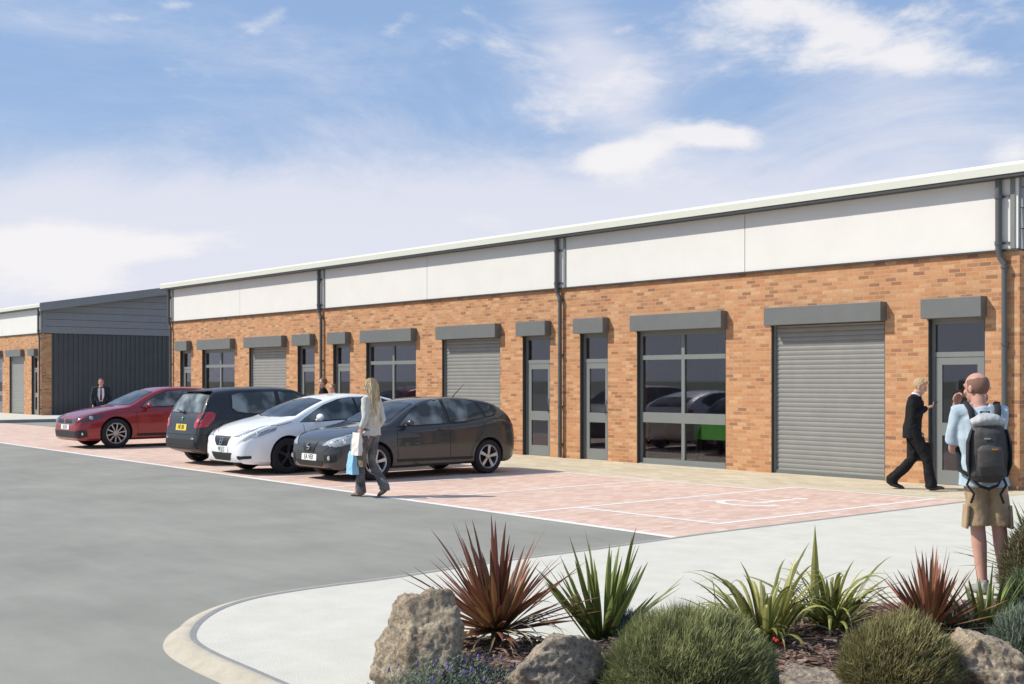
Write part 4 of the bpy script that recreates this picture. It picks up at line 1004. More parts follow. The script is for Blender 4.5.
def leg_tubes(V, grow, upto=1.0, flare=0.0, waist=True):
    out = []
    for s in 'lr':
        Hh, Kk, Aa = V['h' + s], V['k' + s], V['a' + s]
        if upto < .5:
            e = Hh + (Kk - Hh) * upto * 2; out.append(([Hh + Vector((0, 0, .06)), Hh + (e - Hh) * .5, e], [.10 + grow, .095 + grow, .092 + grow + flare], dict(n=18)))
        else:
            out.append(([Hh + Vector((0, 0, .06)), Hh + (Kk - Hh) * .35, Kk, Kk + (Aa - Kk) * .4, Aa + Vector((0, 0, .035)), Aa - Vector((0, 0, .035))], [.098 + grow, .088 + grow, .066 + grow, .064 + grow, .060 + grow + flare, .062 + grow + flare], dict(n=18)))
    if waist:
        lat = (V['hr'] - V['hl']).normalized(); pel = V['pel']
        out.append(([pel - Vector((0, 0, .12)), pel - Vector((0, 0, .04)), pel + Vector((0, 0, .10))], [(.135 + grow, .10 + grow), (.162 + grow, .112 + grow), (.142 + grow, .100 + grow)], dict(lat=lat, n=22)))
    return out

M['suit'] = plain('black_suit_cloth', (0.012, 0.012, 0.014), 0.85, var=0.2, vs=6, bump=0.15, bs=60, spec=0.2)
M['shirt_w'] = plain('white_shirt', (0.72, 0.72, 0.72), 0.8, var=0.04, spec=0.2)
M['leather'] = plain('black_leather', (0.015, 0.014, 0.014), 0.35)
M['blond'] = leaf_mat('blonde_hair', (0.50, 0.35, 0.17), (0.85, 0.70, 0.46), 0.5, 0.15)
M['hair_sand'] = plain('sandy_hair', (0.48, 0.34, 0.18), 0.6, var=0.3, vs=40, bump=0.8, bs=70)
M['hair_dark'] = plain('dark_hair', (0.05, 0.032, 0.022), 0.6, var=0.3, vs=40, bump=0.6, bs=70)
M['hair_brown'] = plain('brown_hair', (0.16, 0.085, 0.045), 0.6, var=0.3, vs=40, bump=0.6, bs=70)
Rx = lambda a: Matrix.Rotation(R(a), 3, 'X'); Rz = lambda a: Matrix.Rotation(R(a), 3, 'Z')

# blonde woman walking along the road edge with her bags
p = gpt(371, 496.5)
J = dict(pel=(0, 0, .97), chest=(0, .01, 1.22), neck=(0, .0, 1.42), head=(0, .02, 1.555), sl=(-.150, 0, 1.365), sr=(.150, -.01, 1.365), el=(-.215, -.05, 1.10), er=(.205, -.07, 1.10), wl=(-.23, .01, .97), wr=(.23, .09, .93),
         hl=(-.085, 0, .92), hr=(.085, 0, .92), kl=(-.09, .13, .51), kr=(.085, .06, .50), al=(-.09, .13, .085), ar=(.08, -.20, .13), tl=(-.10, .27, .03), tr=(.08, -.10, .03),
         hdl=(0, .3, -1), hnl=(1, 0, 0), htl=(0, 1, 0), hdr=(0, .25, -1), hnr=(-1, 0, 0), htr=(0, 1, 0))
hm = Rz(8) @ Rx(-4)
lady, V = person('woman with long blonde hair walking beside the dark grey car carrying paper and blue bags', (p.x, p.y, 0.0), R(107), J, SK, headrot=hm, curl=(1.5, .5))
eyes(lady, V['head'], hm); lady.scale = (.88, .93, 1.0)
cream = plain('cream_blouse', (0.60, 0.54, 0.42), 0.85, var=0.22, vs=16, bump=0.2, spec=0.2)
pale = plain('pale_underlayer', (0.56, 0.54, 0.49), 0.85, var=0.12, vs=12, spec=0.2)
garment('waistcoat', lady, torso_tubes(V, .016, low=-.02), cream, wr=.010)
garment('blouse', lady, arm_tubes(V, .008) + torso_tubes(V, .010, low=.10, hem=.022), pale, wr=.010)
trs = plain('grey_patterned_trousers', (0.16, 0.145, 0.14), 0.85, var=0.65, vs=6, bump=0.2, bs=30, spec=0.2)
garment('trousers', lady, leg_tubes(V, .0, flare=.020), trs, wr=.014, ws=9)
shoes(lady, V, plain('tan_shoe', (0.20, 0.14, 0.10), 0.5), .040)
bm = bmesh.new(); hair_cap(bm, V['head'], hm, 1.0, .03, -.08); hb = mesh_obj('hair', bm, M['hair_sand'], lady, smooth=True)
strands('hair_lock', V['head'], hm, M['blond'], lady, 520, .46, 3, spread=.13, fall=Vector((.01, -.075, 0)))
def bag_bm(w, d, h, taper=0.0, crush=.008, seed=0):
    bm = bmesh.new(); n = 7; rings = []
    for k in range(n):
        u = k / (n - 1); a = w / 2 * (1 - taper * (1 - u)); b = d / 2 * (1 - .75 * u ** 2); ring = []
        for x, y in ((-1, -1), (-.33, -1.05), (.33, -1.05), (1, -1), (1, 0), (1, 1), (.33, 1.05), (-.33, 1.05), (-1, 1), (-1, 0)):
            p_ = Vector((a * x, b * y, h * u)); p_ += Vector([crush * noise.noise(p_ * 22 + Vector((seed, q * 5, 0))) for q in range(3)]) * (1 if k else .3); ring.append(bm.verts.new(p_))
        rings.append(ring)
    for A_, B_ in zip(rings, rings[1:]):
        for k in range(10): bm.faces.new((A_[k], A_[(k + 1) % 10], B_[(k + 1) % 10], B_[k]))
    bm.faces.new(rings[0]); return bm
lm = lady.matrix_basis; lm = Matrix.Translation(lady.location) @ Matrix.Rotation(R(107), 4, 'Z')
def carried(name, label, cat, local, w, d, h, mat, handle_top, hmat, rz=0, taper=0, seed=0, group='shopping bags in the blonde woman\'s hand'):
    o = tag(empty(name, lm @ Vector(local), R(107 + rz)), label, cat, group)
    mesh_obj('bag_body', bag_bm(w, d, h, taper, .010, seed), mat, o)
    for y in (-.012, .012):
        bm = bmesh.new(); tube(bm, [(-w * .28, y, h - .02), (-.02, y * .6, handle_top), (.02, y * .6, handle_top), (w * .28, y, h - .02)], .0045, n=6); mesh_obj('handle', bm, hmat, o)
    return o
paper = plain('white_paper_bag', (0.72, 0.66, 0.60), 0.7, var=0.05); brown = plain('brown_paper', (0.17, 0.13, 0.085), 0.8, var=0.2); blue = plain('blue_plastic_bag', (0.28, 0.55, 0.72), 0.4, var=0.15, vs=8)
hx = V['wl'] + Vector((0, .02, -.085))
carried('shopping_bag', 'white paper carrier bag held at the hip of the blonde woman', 'bag', (hx.x - .055, hx.y - .01, .60), .20, .08, .32, paper, hx.z - .60, paper, rz=70, seed=1)
carried('shopping_bag', 'brown paper bag hanging against the leg of the blonde woman', 'bag', (hx.x - .02, hx.y - .05, .44), .18, .08, .28, brown, hx.z - .44, brown, rz=78, seed=5)
carried('shopping_bag', 'light blue plastic bag, the lowest of the blonde woman\'s bags', 'bag', (hx.x - .02, hx.y + .10, .33), .21, .10, .32, blue, hx.z - .33, blue, rz=60, taper=-.25, seed=9)

# businessman by the right-hand door
p = gpt(912, 490)
J = dict(pel=(0, 0, .93), chest=(0, .04, 1.20), neck=(0, .05, 1.42), head=(0, .115, 1.545), sl=(-.19, .05, 1.37), sr=(.19, .03, 1.37), el=(-.25, -.01, 1.10), er=(.25, .02, 1.10), wl=(-.22, .08, .88), wr=(.05, .215, 1.235),
         hl=(-.09, 0, .90), hr=(.09, 0, .90), kl=(-.09, .02, .49), kr=(.09, .22, .50), al=(-.09, -.30, .11), ar=(.09, .28, .085), tl=(-.10, -.16, .03), tr=(.10, .43, .055),
         hdl=(0, .1, -1), hnl=(1, 0, 0), htl=(0, 1, 0), hdr=(-.35, 1, .35), hnr=(-.3, -.2, 1), htr=(-1, .2, .3))
hm = Rx(-26)
biz, V = person('man in a black suit looking down at his phone, walking past the right-hand door', (p.x, p.y, 0.005), R(25 - 90), J, SK, headrot=hm, curl=(1.3, .7))
eyes(biz, V['head'], hm)
garment('shirt', biz, torso_tubes(V, .004, low=0.0), M['shirt_w'], wr=.002)
garment('jacket', biz, torso_tubes(V, .022, low=.15, hem=.012) + arm_tubes(V, .012), M['suit'], wr=.008)
garment('trousers', biz, leg_tubes(V, .012, flare=.015), M['suit'], wr=.011)
shoes(biz, V, M['leather'], .046)
bm = bmesh.new(); hair_cap(bm, V['head'], hm, 1.03, .045, -.05); ell(bm, V['head'] + hm @ Vector((0, .045, .112)), (.062, .05, .022), hm); blob('hair', bm, M['hair_sand'], biz, .006, 2, .006, 45)
bm = bmesh.new(); c0 = V['neck'] + Vector((0, .0, .0)); tube(bm, [c0 + Vector((0, 0, -.02)), c0 + Vector((0, .012, .035))], [(.068, .066), (.062, .062)], n=20); ngon(bm, [(c0.x - .035, c0.y + .095, 1.40), (c0.x + .035, c0.y + .095, 1.40), (c0.x + .012, c0.y + .118, 1.22), (c0.x - .012, c0.y + .118, 1.22)]); mesh_obj('collar', bm, M['shirt_w'], biz, smooth=True)
bmx = Matrix.Translation(biz.location) @ Matrix.Rotation(R(25 - 90), 4, 'Z')
q = bmx @ (V['wr'] + Vector((-.035, .10, .055)))
ph = tag(mesh_obj('mobile_phone', bbox(-.036, .036, -.070, .070, -.005, .005, .003), M['leather']), 'small black phone in the hand of the man in the black suit', 'phone'); ph.location = q; ph.rotation_euler = (R(35), 0, R(25 - 90))
q = bmx @ Vector((V['wl'].x - .0, V['wl'].y + .01, .42))
bc = tag(empty('briefcase', q, R(25 - 90)), 'slim black bag hanging from the hand of the man in the black suit', 'bag')
mesh_obj('case', bbox(-.045, .045, -.19, .19, 0, .29, .018), M['leather'], bc); bm = bmesh.new(); tube(bm, [(0, -.07, .28), (0, -.055, .365), (0, .055, .365), (0, .07, .28)], .010, n=8); mesh_obj('handle', bm, M['leather'], bc, smooth=True)
mesh_obj('flap', bbox(-.05, -.043, -.185, .185, .12, .285, .003), M['leather'], bc)

# man with the backpack, seen from behind
p = gpt(986, 594, KZ)
J = dict(pel=(-.015, 0, .95), chest=(-.035, -.01, 1.20), neck=(-.05, -.01, 1.43), head=(-.062, .035, 1.565), sl=(-.205, .0, 1.375), sr=(.100, .0, 1.375), el=(-.210, .12, 1.09), er=(.105, .14, 1.10), wl=(-.17, .22, 1.43), wr=(.03, .22, 1.43),
         hl=(-.080, 0, .92), hr=(.070, 0, .92), kl=(-.055, .02, .50), kr=(.105, .03, .50), al=(-.03, -.02, .085), ar=(.145, .01, .085), tl=(-.07, .13, .03), tr=(.19, .15, .03),
         hdl=(.30, -.10, 1), hnl=(.6, -.8, 0), htl=(.5, -.6, .3), hdr=(-.30, -.10, 1), hnr=(-.6, -.8, 0), htr=(-.5, -.6, .3))
hm = Rz(36) @ Rx(-6)
man, V = person('man in a pale blue T-shirt and khaki shorts seen from behind photographing the units', (p.x, p.y, KZ), R(133 - 90), J, SK2, voxel=.006, scale=.985, headrot=hm, curl=(1.2, 1.2))
eyes(man, V['head'], hm)
tee = plain('pale_blue_tshirt', (0.42, 0.51, 0.57), 0.85, var=0.05, vs=6, bump=0.15, bs=30, spec=0.15)
garment('t_shirt', man, torso_tubes(V, .013, low=.13, hem=.012) + arm_tubes(V, .012, .40, .0), tee, voxel=.008, wr=.012, ws=8)
khaki = plain('khaki_cloth', (0.36, 0.26, 0.155), 0.9, var=0.12, vs=8, bump=0.25, bs=30, spec=0.15)
bmp = []
garment('shorts', man, leg_tubes(V, -.012, .47, .016), khaki, voxel=.007, wr=.016, ws=9)
for s in (-1, 1):
    bm = bbox(-.012, .014, -.07, .07, -.10, .08, .010); bmesh.ops.subdivide_edges(bm, edges=bm.edges[:], cuts=1); o = mesh_obj('cargo_pocket', bm, khaki, man, smooth=False); o.location = (s * .158 + .012, .01, .60); o.rotation_euler = (0, R(-4 * s), 0)
shoes(man, V, plain('grey_trainer', (.25, .24, .22), .7), .048); 
stub = plain('cropped_hair', (0.20, 0.105, 0.075), 0.8, var=0.15, vs=60)
bm = bmesh.new()
tmp = bmesh.new(); ell(tmp, Vector((0, -.010, .024)), (.0785, .0985, .095), None, 110)
bmesh.ops.delete(tmp, geom=[v for v in tmp.verts if v.co.y > .02 + .03 * noise.noise(v.co * 30) or v.co.z < -.05 or v.co.z > .068 - v.co.y * .1 + .01 * noise.noise(v.co * 40)], context='VERTS')
bmesh.ops.transform(tmp, matrix=Matrix.Translation(V['head']) @ hm.to_4x4(), verts=tmp.verts); mesh_obj('hair', tmp, stub, man, smooth=True); bm.free()
mmx = Matrix.Translation(man.location) @ Matrix.Rotation(R(43), 4, 'Z')
cm_ = tag(empty('camera_handheld', mmx @ (V['head'] + Vector((-.05, .155, .0))), R(63)), 'small black camera held up to the eye of the man with the backpack', 'camera')
cm_.name = 'compact_camera'
mesh_obj('camera_body', bbox(-.062, .062, -.02, .02, -.038, .038, .006), M['leather'], cm_); bm = bmesh.new(); lathe(bm, [(.001, .02), (.028, .02), (.028, .06), (.001, .06)], n=20); mesh_obj('lens', bm, M['leather'], cm_, smooth=False)
# backpack
bp = tag(empty('backpack', mmx @ Vector((-.038, -.118, .86)), R(43)), 'dark grey backpack with silver lid and black straps on the man in shorts', 'backpack'); bp.scale = (.93, .93, .96)
pk = plain('dark_grey_nylon', (0.055, 0.052, 0.048), 0.7, var=0.15, vs=5, bump=0.25, bs=30); slv = plain('silver_nylon', (0.42, 0.43, 0.42), 0.6, var=0.15, vs=9, bump=0.2, bs=30)
blk = plain('black_webbing', (0.014, 0.014, 0.014), 0.8)
bm = bmesh.new(); tube(bm, [(0, -.06, .01), (0, -.085, .06), (0, -.095, .22), (0, -.085, .36), (0, -.065, .44)], [(.12, .05), (.155, .085), (.160, .095), (.150, .085), (.115, .06)], lat=(1, 0, 0), n=24)
blob('pack_body', bm, pk, bp, .008, 6, .006, 10)
bm = bmesh.new(); tube(bm, [(0, -.150, .05), (0, -.172, .12), (0, -.172, .24), (0, -.150, .30)], [(.08, .02), (.105, .030), (.10, .030), (.075, .02)], lat=(1, 0, 0), n=20); blob('front_pocket', bm, plain('charcoal_nylon', (.075, .068, .06), .7, bump=.2, bs=30), bp, .007, 4, .004, 14)
bm = bmesh.new(); tube(bm, [(-.12, -.07, .44), (-.06, -.085, .465), (0, -.09, .47), (.06, -.085, .465), (.12, -.07, .44)], [(.035, .05), (.05, .075), (.052, .08), (.05, .075), (.035, .05)], lat=(0, 0, 1), n=18); blob('lid', bm, slv, bp, .007, 4, .006, 16)
for s in (-1, 1):
    bm = bmesh.new(); tube(bm, [(s * .085, -.02, .42), (s * .105, .02, .545), (s * .12, .11, .60), (s * .13, .20, .56), (s * .135, .245, .42), (s * .15, .22, .22), (s * .185, .08, .08), (s * .13, -.04, .04)], [(.026, .009)] * 8, lat=(1, 0, 0), n=10); mesh_obj('shoulder_strap', bm, blk, bp, smooth=True)
    bm = bmesh.new(); tube(bm, [(s * .14, -.09, .04), (s * .162, -.12, .14), (s * .160, -.12, .30), (s * .13, -.12, .40)], [(.008, .022), (.012, .040), (.012, .040), (.006, .02)], lat=(1, 0, 0), n=12); mesh_obj('side_pocket', bm, blk, bp, smooth=True)
    bm = bmesh.new(); tube(bm, [(s * .125, -.05, .03), (s * .15, -.05, -.03), (s * .10, -.07, -.10), (s * .125, -.07, -.17)], [(.010, .003)] * 4, lat=(1, 0, 0), n=6); mesh_obj('loose_strap', bm, blk, bp)
bm = bmesh.new(); tube(bm, [(-.12, -.05, .03), (-.07, -.10, -.035), (0, -.11, -.055), (.07, -.10, -.03), (.12, -.05, .03)], [(.012, .004)] * 5, lat=(0, 0, 1), n=6); mesh_obj('waist_strap', bm, blk, bp)
bm = bmesh.new(); tube(bm, [(-.04, -.01, .47), (-.03, -.0, .53), (.03, -.0, .53), (.04, -.01, .47)], .010, n=8); mesh_obj('grab_loop', bm, blk, bp, smooth=True)
bm = bmesh.new(); box(bm, .0, .045, -.2105, -.204, .245, .256); mesh_obj('orange_tab', bm, plain('orange_label', (.60, .24, .02), .6), bp)
bm = bmesh.new(); box(bm, -.05, -.005, -.186, -.180, .325, .335); mesh_obj('pale_label', bm, slv, bp)

# people farther off
def small_suit(label, pos, rz, hairm, top, sc=1.0, tie=None, group=None, shirt=True):
    J = dict(pel=(0, 0, .95), chest=(0, .0, 1.22), neck=(0, .0, 1.45), head=(0, .02, 1.585), sl=(-.20, 0, 1.40), sr=(.20, 0, 1.40), el=(-.26, -.03, 1.13), er=(.26, -.03, 1.13), wl=(-.24, .06, .90), wr=(.24, .06, .90),
             hl=(-.09, 0, .92), hr=(.09, 0, .92), kl=(-.10, .03, .50), kr=(.10, .03, .50), al=(-.11, 0, .085), ar=(.11, 0, .085), tl=(-.13, .15, .03), tr=(.13, .15, .03))
    o, V = person(label, pos, rz, J, SK, voxel=.010, scale=sc, group=group)
    eyes(o, V['head'], Matrix.Identity(3))
    if shirt: garment('shirt', o, torso_tubes(V, .006, low=0.0), M['shirt_w'], voxel=.014, wr=0)
    bm = bmesh.new()
    for t in torso_tubes(V, .022, low=.14, hem=.01) + arm_tubes(V, .014): tube(bm, *t[:2], **t[2])
    j = blob('jacket', bm, top, o, .012, 3, .006)
    if shirt:   # the open front of the jacket: shirt bib and tie lie over the chest
        bm = bmesh.new()
        v = [bm.verts.new(q_) for q_ in ((-.085, .105, 1.42), (.085, .105, 1.42), (.095, .150, 1.20), (.045, .150, 1.02), (-.045, .150, 1.02), (-.095, .150, 1.20))]; bm.faces.new(v); r = bmesh.ops.extrude_face_region(bm, geom=bm.faces[:]); 
        for g_ in r['geom']:
            if isinstance(g_, bmesh.types.BMVert): g_.co.y -= .05
        mesh_obj('shirt_front', bm, M['shirt_w'], o)
        if tie: bm = bmesh.new(); tube(bm, [(0, .115, 1.43), (0, .158, 1.22), (0, .160, 1.04)], [(.014, .006), (.024, .006), (.034, .006)], lat=(1, 0, 0), n=8); mesh_obj('tie', bm, tie, o)
    garment('trousers', o, leg_tubes(V, .010, flare=.01), M['suit'] if shirt else plain('dark_jeans', (.03, .035, .05), .9), voxel=.014, wr=.006)
    shoes(o, V, M['leather'])
    bm = bmesh.new(); hair_cap(bm, V['head'], Matrix.Identity(3), 1.03, .04, -.055); mesh_obj('hair', bm, hairm, o, smooth=True)
    return o
navy = plain('navy_jacket', (0.015, 0.022, 0.038), 0.85, var=0.1)
r_ = ray(101); small_suit('man in a navy suit and white shirt standing behind the red car', (r_.x * 37, r_.y * 37, .0), math.atan2(-r_.y, -r_.x) - math.pi / 2, M['hair_brown'], navy, 1.0, plain('dark_tie', (.07, .04, .05), .7))
r_ = ray(323.5); small_suit('taller of the pair behind the parked cars, a man in a black jacket', (r_.x * 30.5, r_.y * 30.5, .005), R(150), M['hair_brown'], M['suit'], 1.0, None, 'pair walking behind the parked cars', False)
r_ = ray(333.5); small_suit('shorter person in a pale top beside the man in the black jacket', (r_.x * 30.0, r_.y * 30.0, .005), R(165), M['hair_brown'], plain('pale_top', (.45, .42, .42), .9), .91, None, 'pair walking behind the parked cars', False)

# ------------------------------------------------------------------ planting bed
BED = [gpt(x, y, KZ).xy for x, y in ((372, 700), (380, 655), (420, 640), (480, 640), (560, 644), (640, 641), (700, 632), (745, 617), (800, 609), (880, 607), (950, 606), (990, 603), (1013, 586), (1030, 552))]
BED2 = BED + [Vector((-2.4, 9.8)), Vector((-1.4, 8.6)), Vector((-.9, 5.0)), Vector((-1.1, 2.6)), gpt(700, 1300, KZ).xy, gpt(370, 1000, KZ).xy]
def edge_dist(p):
    b = 9
    for a, c in zip(BED2, BED2[1:] + BED2[:1]):
        d = c - a; t = max(0, min(1, (p - a).dot(d) / d.dot(d))); b = min(b, (p - a - d * t).length)
    return b
def inside(p):
    r = False
    for a, c in zip(BED2, BED2[1:] + BED2[:1]):
        if (a.y > p.y) != (c.y > p.y) and p.x < (c.x - a.x) * (p.y - a.y) / (c.y - a.y) + a.x: r = not r
    return r
def bedz(p):
    p = Vector((p[0], p[1])); e = edge_dist(p) if inside(p) else 0; u = min(1, e / .55); u = u * u * (3 - 2 * u)
    return KZ + .004 + .11 * u + .03 * min(1, e / .2) * noise.noise(Vector((p.x * 3, p.y * 3, 0)))
bm = bmesh.new(); bm.faces.new([bm.verts.new((p.x, p.y, 0)) for p in BED2]); bmesh.ops.triangulate(bm, faces=bm.faces[:])
for _ in range(9):
    es = [e for e in bm.edges if e.calc_length() > (.10 if min(v.co.length for v in e.verts) > 5 else .5)]
    if not es or len(bm.verts) > 60000: break
    bmesh.ops.subdivide_edges(bm, edges=es, cuts=1); bmesh.ops.triangulate(bm, faces=[f for f in bm.faces if len(f.verts) > 3])
for v in bm.verts: v.co.z = bedz(v.co)
bed = tag(mesh_obj('planting_bed', bm, M['soil'], smooth=True), kind='structure')
rnd = random.Random(4)
bm = bmesh.new(); lay = bm.verts.layers.float_color.new('tone'); cnt = 0
while cnt < 9000:
    px, t = rnd.uniform(380, 1060), rnd.uniform(5.4, 9.6); q = dpt(px, HY, t).xy
    if not inside(q): continue
    cnt += 1; z = bedz(q); s = rnd.uniform(.008, .028); a = rnd.uniform(0, 6.28); tl = rnd.uniform(-.5, .5)
    u = Vector((math.cos(a), math.sin(a), tl * .6)) * s; w_ = Vector((-math.sin(a), math.cos(a), rnd.uniform(-.4, .4))) * s * rnd.uniform(.25, .5); c = Vector((*q, z + .008 + s * .3))
    vs2 = [bm.verts.new(c - u - w_), bm.verts.new(c + u - w_ * .7), bm.verts.new(c + u + w_ * .8), bm.verts.new(c - u + w_)]; tn = (rnd.random(), rnd.random(), rnd.random(), 1)
    for v in vs2: v[lay] = tn
    bm.faces.new(vs2)
tag(mesh_obj('bark_mulch', bm, M['bark_chip'], recalc=False), 'reddish brown bark chips scattered over the planting bed', 'mulch', kind='stuff')

def on_bed(px, t): q = dpt(px, HY, t); return Vector((q.x, q.y, bedz(q)))
# rocks
def rock_mat(name, a, b_, c_):
    m, N, L, b = newmat(name); setb(b, Roughness=0.92, Specular_IOR_Level=0.15)
    tc = N.new('ShaderNodeTexCoord'); mp = N.new('ShaderNodeMapping'); mp.inputs['Scale'].default_value = (1, 1, 2.2); mp.inputs['Rotation'].default_value = (.3, .25, 0); L.new(tc.outputs['Object'], mp.inputs[0])
    n = N.new('ShaderNodeTexNoise'); n.inputs['Scale'].default_value = 5; n.inputs['Detail'].default_value = 10; n.inputs['Roughness'].default_value = .72; L.new(mp.outputs[0], n.inputs['Vector'])
    r = N.new('ShaderNodeValToRGB'); e = r.color_ramp.elements; e[0].position = .32; e[1].position = .68; e[0].color = (*a, 1); e[1].color = (*c_, 1); x = e.new(.5); x.color = (*b_, 1); L.new(n.outputs[0], r.inputs[0])
    n2 = N.new('ShaderNodeTexNoise'); n2.inputs['Scale'].default_value = 38; n2.inputs['Detail'].default_value = 8; n2.inputs['Roughness'].default_value = .7; L.new(tc.outputs['Object'], n2.inputs['Vector'])
    r2 = N.new('ShaderNodeMapRange'); r2.inputs[1].default_value = .34; r2.inputs[2].default_value = .66; r2.inputs[3].default_value = .42; r2.inputs[4].default_value = 1.35; L.new(n2.outputs[0], r2.inputs[0])
    sc = N.new('ShaderNodeVectorMath'); sc.operation = 'SCALE'; L.new(r.outputs[0], sc.inputs[0]); L.new(r2.outputs[0], sc.inputs['Scale']); L.new(sc.outputs[0], b.inputs['Base Color'])
    bp_ = N.new('ShaderNodeBump'); bp_.inputs['Strength'].default_value = .9; bp_.inputs['Distance'].default_value = .03; L.new(n2.outputs[0], bp_.inputs['Height']); L.new(bp_.outputs[0], b.inputs['Normal'])
    return m
RK = rock_mat('sandstone_rock', (.24, .18, .12), (.46, .375, .27), (.60, .49, .34)); RK2 = rock_mat('grey_rock', (.15, .13, .11), (.40, .33, .25), (.56, .46, .33))
def rock(label, px, t, size, mat, seed, rz=0, tilt=0, zoff=0.0):
    rn = random.Random(seed); bm = bmesh.new(); bmesh.ops.create_icosphere(bm, subdivisions=6, radius=1.0)
    pl = []
    for _ in range(16):
        n_ = Vector((rn.gauss(0, 1), rn.gauss(0, 1), rn.gauss(0, 1))).normalized(); pl.append((n_, rn.uniform(.62, .95)))
    pl += [(Vector((0, 0, 1)), .86), (Vector((0, 0, -1)), .8)]
    sx_, sy_, sz_ = size
    for v in bm.verts:
        d = v.co.normalized(); r0 = 1.1
        for n_, h_ in pl:
            k_ = d.dot(n_)
            if k_ > .05: r0 = min(r0, h_ / k_)
        q = d * r0; w_ = noise.fractal(q * 2.2 + Vector((seed, 0, 0)), .9, 2.2, 6); lv = noise.noise(Vector((q.x * .8, q.y * .8, q.z * 7 + seed)))
        q = q * (1 + .08 * w_ + .05 * lv - .045 * (1 - abs(noise.noise(q * 2.6 + Vector((0, seed, 3))))) ** 6 - .018 * (1 - abs(noise.noise(q * 7 + Vector((seed, 2, 3))))) ** 4 + .02 * noise.fractal(q * 14, .7, 2, 4)); v.co = Vector((q.x * sx_, q.y * sy_, (q.z + .75) * sz_))
    o = tag(mesh_obj('boulder', bm, mat, smooth=True), label, 'rock', 'boulders edging the planting bed')
    p = on_bed(px, t); o.location = (p.x, p.y, KZ - .05 + zoff); o.rotation_euler = (0, R(tilt), R(rz)); return o
rock('tall tan boulder at the left end of the planting bed, largest of the rocks', 431, 6.1, (.285, .25, .365), RK, 11, 40, -6)
rock('squat boulder with brown streaks between the lavender and the big green mound', 558, 5.95, (.29, .22, .245), RK2, 23, 75, 4)
rock('low pale slab of rock between the two green mounds', 812, 5.65, (.24, .17, .19), RK2, 5, 20, 12)
rock('rounded tan boulder at the right below the small red spiky plant', 982, 5.95, (.22, .22, .27), RK, 31, 10, 0)

def blades(name, label, cat, base, n, lmin, lmax, width, mat, seed, tmin=5, tmax=75, droop=.1, cr=.04, segs=9, fold=.35, group=None, az=None, curvepow=2.0, stemname='leaf_base'):
    rnd = random.Random(seed); bm = bmesh.new(); lay = bm.verts.layers.float_color.new('tone')
    for i in range(n):
        a = rnd.uniform(0, 2 * math.pi) if az is None else R(rnd.gauss(*az)); th = R(tmin + (tmax - tmin) * rnd.random() ** .9); ln = rnd.uniform(lmin, lmax) * (1 - .15 * (th / 1.5))
        h = Vector((math.cos(a), math.sin(a), 0)); lat = Vector((-h.y, h.x, 0)); tw = rnd.uniform(-.5, .5); w0 = width * rnd.uniform(.7, 1.2); dr = droop * rnd.uniform(.3, 1.8)
        p = h * cr * rnd.random(); ang = th; tone = rnd.random(); dark = rnd.random(); prev = None; st = ln / segs
        for k in range(segs + 1):
            u = k / segs; d = h * math.sin(ang) + Vector((0, 0, math.cos(ang))); nr = d.cross(lat).normalized()
            l2 = (lat * math.cos(tw * u) + nr * math.sin(tw * u)); wv = w0 * (.45 + .55 * math.sin(min(1, u * 2.2) * 1.57)) * (1 - u ** 3) + .0006
            cur = [bm.verts.new(p - l2 * wv - nr * wv * fold), bm.verts.new(p), bm.verts.new(p + l2 * wv - nr * wv * fold)]
            for v in cur: v[lay] = (u, tone, dark, 1)
            if prev: bm.faces.new((prev[0], prev[1], cur[1], cur[0])); bm.faces.new((prev[1], prev[2], cur[2], cur[1]))
            prev = cur; p = p + d * st; ang += dr * (u ** (curvepow - 1)) * 2.2 / segs * 3
            ang = min(ang, R(172))
    root = tag(empty(name, base), label, cat, group)
    mesh_obj('leaf', bm, mat, root, smooth=False, recalc=False)
    bm = bmesh.new(); tube(bm, [(0, 0, -.05), (0, 0, .03), (0, 0, .08)], [cr * .8, cr * .75, cr * .45], n=12); mesh_obj(stemname, bm, plain('leaf_base_' + name, (.10, .07, .04), .9, var=.3, vs=20), root, smooth=True)
    return root
LR = leaf_mat('red_cordyline_leaf', (0.24, 0.150, 0.055), (0.24, 0.080, 0.060), .4, .18); LG = leaf_mat('green_flax_leaf', (0.075, 0.105, 0.025), (0.24, 0.28, 0.08), .4, .25)
LY = leaf_mat('yellow_green_leaf', (0.10, 0.13, 0.025), (0.40, 0.38, 0.12), .4, .3); LD = leaf_mat('dry_leaf', (0.26, 0.19, 0.09), (0.52, 0.42, 0.24), .6, .15)
sp_g = 'spiky plants in the bed'
def dried(root, n, ln, seed):
    tmp = blades('tmp', None, None, (0, 0, 0), n, ln * .7, ln, .010, LD, seed, 48, 100, .35, .03)
    for c in list(tmp.children):
        if c.name.startswith('leaf') and 'base' not in c.name: c.name = 'dry_leaf'; c.parent = root
        else: bpy.data.objects.remove(c)
    bpy.data.objects.remove(tmp)
big = blades('cordyline_plant', 'larger red-brown spiky plant standing right of the tall tan boulder', 'plant', on_bed(497, 6.95) + Vector((0, 0, .06)), 125, .42, .72, .0190, LR, 1, 2, 84, .08, .045, group=sp_g); dried(big, 44, .55, 12)
blades('flax_plant', 'green sword-leaved plant just right of the larger red-brown spiky plant', 'plant', on_bed(603, 7.2), 64, .42, .74, .021, LG, 2, 2, 58, .05, .07, group=sp_g)
a = blades('flax_plant', 'yellow-green arching clump right of the big mound, with the tall single spear behind it', 'plant', on_bed(765, 6.95), 95, .36, .68, .0165, LY, 3, 6, 62, .50, .11, group=sp_g)
a = blades('flax_plant', 'yellow-green clump with one upright spear, left of the small red spiky plant', 'plant', on_bed(830, 7.3), 85, .34, .62, .0155, LY, 4, 12, 64, .52, .11, group=sp_g)
